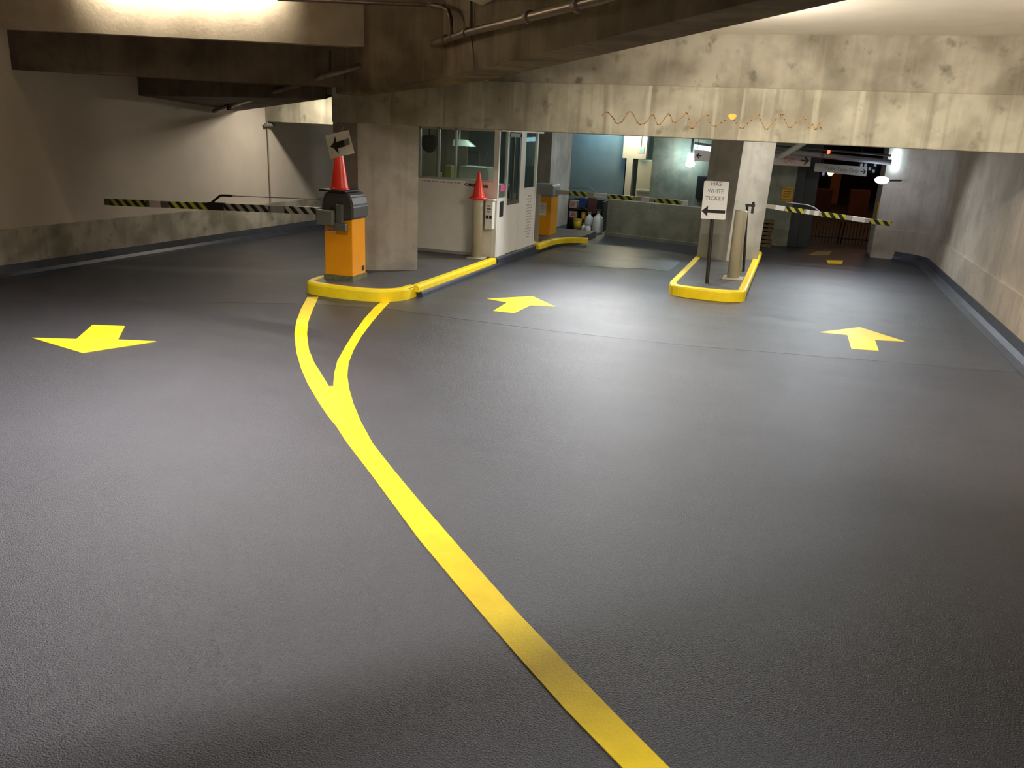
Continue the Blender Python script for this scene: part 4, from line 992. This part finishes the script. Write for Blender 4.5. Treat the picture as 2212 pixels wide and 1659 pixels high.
# D: left foreground, shaded on one side by an unseen cross beam placed for that
fixture('strip lamp above the foreground of the left lane', (-4.2, 4.6, 3.9), (.69, .73, 0), 1.4, 285, math.radians(122), top=4.35, w=.07, col=COLD)
bm = B(); pa = Vector((-6.475, 1.40, 0)); pb = Vector((-2.025, 6.10, 0)); dp = (pb-pa).normalized(); qp = Vector((dp.y, -dp.x, 0))*.4
prism(bm, [(pa.x, pa.y, 3.3), (pa.x+qp.x, pa.y+qp.y, 3.3), (pb.x+qp.x, pb.y+qp.y, 3.3), (pb.x, pb.y, 3.3)], 0, 4.35)
beamtag(obj('ceiling_beam', bm, CONCD), 'unseen cross beam above the foreground, placed to cut off the strip lamp')
# B: right bay, tucked against the diagonal beam
fixture('strip lamp of the right bay beside the diagonal beam', (-1.8, 8.3, 3.17), (.56, -.83, 0), 1.1, 60, math.radians(165), top=3.30)
fixture('strip lamp of the right bay near the right wall', (1.3, 6.3, 3.14), (1, 0, 0), 1.1, 120, math.radians(130), down=(.15, .7, -.7), top=3.30)
o = alight('right_bay_ceiling_fill', (-.9, 7.6, 2.95), .6, 70, WARM, size_y=.3); aim(o, (-.4, 8.2, 3.4))  # added fill that whitens the right bay ceiling, no fitting of its own
# G: behind the viewpoint
fixture('strip lamp behind the viewpoint', (1.2, -1.2, 3.8), (.69, .73, 0), 1.4, 680, math.radians(98), down=(0, 0, -1), top=4.35, col=COLD)
# C: left lane, behind the diagonal beam
fixture('strip lamp of the left lane behind the dark beams', (-8.2, 12.9, 2.72), (1, 0, 0), 1.0, 60, math.pi, top=2.78)
# E: middle lane, F: exit lane
fixture('strip lamp over the middle lane just behind the long beam', (-2.95, 13.4, 2.66), (1, 0, 0), .5, 95, math.radians(100), down=(0, -.75, -.66), col=(.95, .97, 1), top=2.78)
fixture('strip lamp over the rear of the middle lane', (-3.3, 17.3, 2.66), (1, 0, 0), 1.2, 30, math.pi, col=(.8, .93, 1), top=2.78)
fixture('strip lamp over the exit lane behind the long beam', (1.2, 14.2, 2.66), (0, 1, 0), 1.0, 62, math.radians(160), down=(-.8, 0, -.6), col=(1, .93, .82), top=2.78)
fixture('added strip lamp over the exit lane for the floor sheen', (.75, 16.6, 2.66), (1, 0, 0), .6, 50, math.radians(100), down=(0, -.75, -.66), col=(.85, .93, 1), top=2.78)  # added lamp, aimed to put a sheen on the exit lane floor
# cool lamp washing the rear wall
fixture('cool strip lamp against the rear wall of the middle lane', (-4.6, 21.9, 2.66), (1, 0, 0), 2.2, 26, math.pi, col=(.35, .72, 1), down=(0, .6, -.8), top=2.78)
# booth interior
o = alight('booth_light', (-5.3, 13.6, 2.15), .4, 7, (.85, 1, .9), size_y=.2)
# sodium street light
o = alight('street_light', (2.5, 27, 5), .4, 110, (1, .45, .2), kind='POINT')

# ------------------------------------------------------------------ world, view
w = bpy.data.worlds.new('world'); scene.world = w; w.use_nodes = True
w.node_tree.nodes['Background'].inputs[0].default_value = (.30, .22, .16, 1); w.node_tree.nodes['Background'].inputs[1].default_value = .01
vs = scene.view_settings; vs.view_transform = 'Standard'; vs.look = 'None'; vs.gamma = 1; vs.exposure = 0.0; vs.use_curve_mapping = False
scene.cycles.max_bounces = 8; scene.cycles.diffuse_bounces = 5; scene.cycles.use_denoising = True
scene.cycles.sample_clamp_indirect = 6

# repeats share a group
GROUPS = {'barrier_gate': 'barrier gates', 'traffic_cone': 'traffic cones', 'bollard': 'beige bollards', 'painted_arrow': 'painted floor arrows',
          'traffic_island': 'kerbed islands', 'concrete_column': 'concrete columns', 'ceiling_beam': 'concrete ceiling beams', 'fluorescent_lamp': 'fluorescent strip lamps',
          'hanging_sign': 'hanging direction signs', 'jug': 'white jugs in the recess', 'bucket': 'yellow pails in the recess', 'carton': 'cartons on the shelf rack',
          'overhead_pipe': 'pipes above the exit', 'conduit': 'conduits by the diagonal beam', 'notice': 'amber notices at the exit', 'wall_lamp': 'glaring wall lamps', 'planter': 'low wall blocks across the street'}
for o in scene.objects:
    k_ = o.name.split('.')[0]
    if o.parent is None and k_ in GROUPS and 'label' in o: o['group'] = GROUPS[k_]
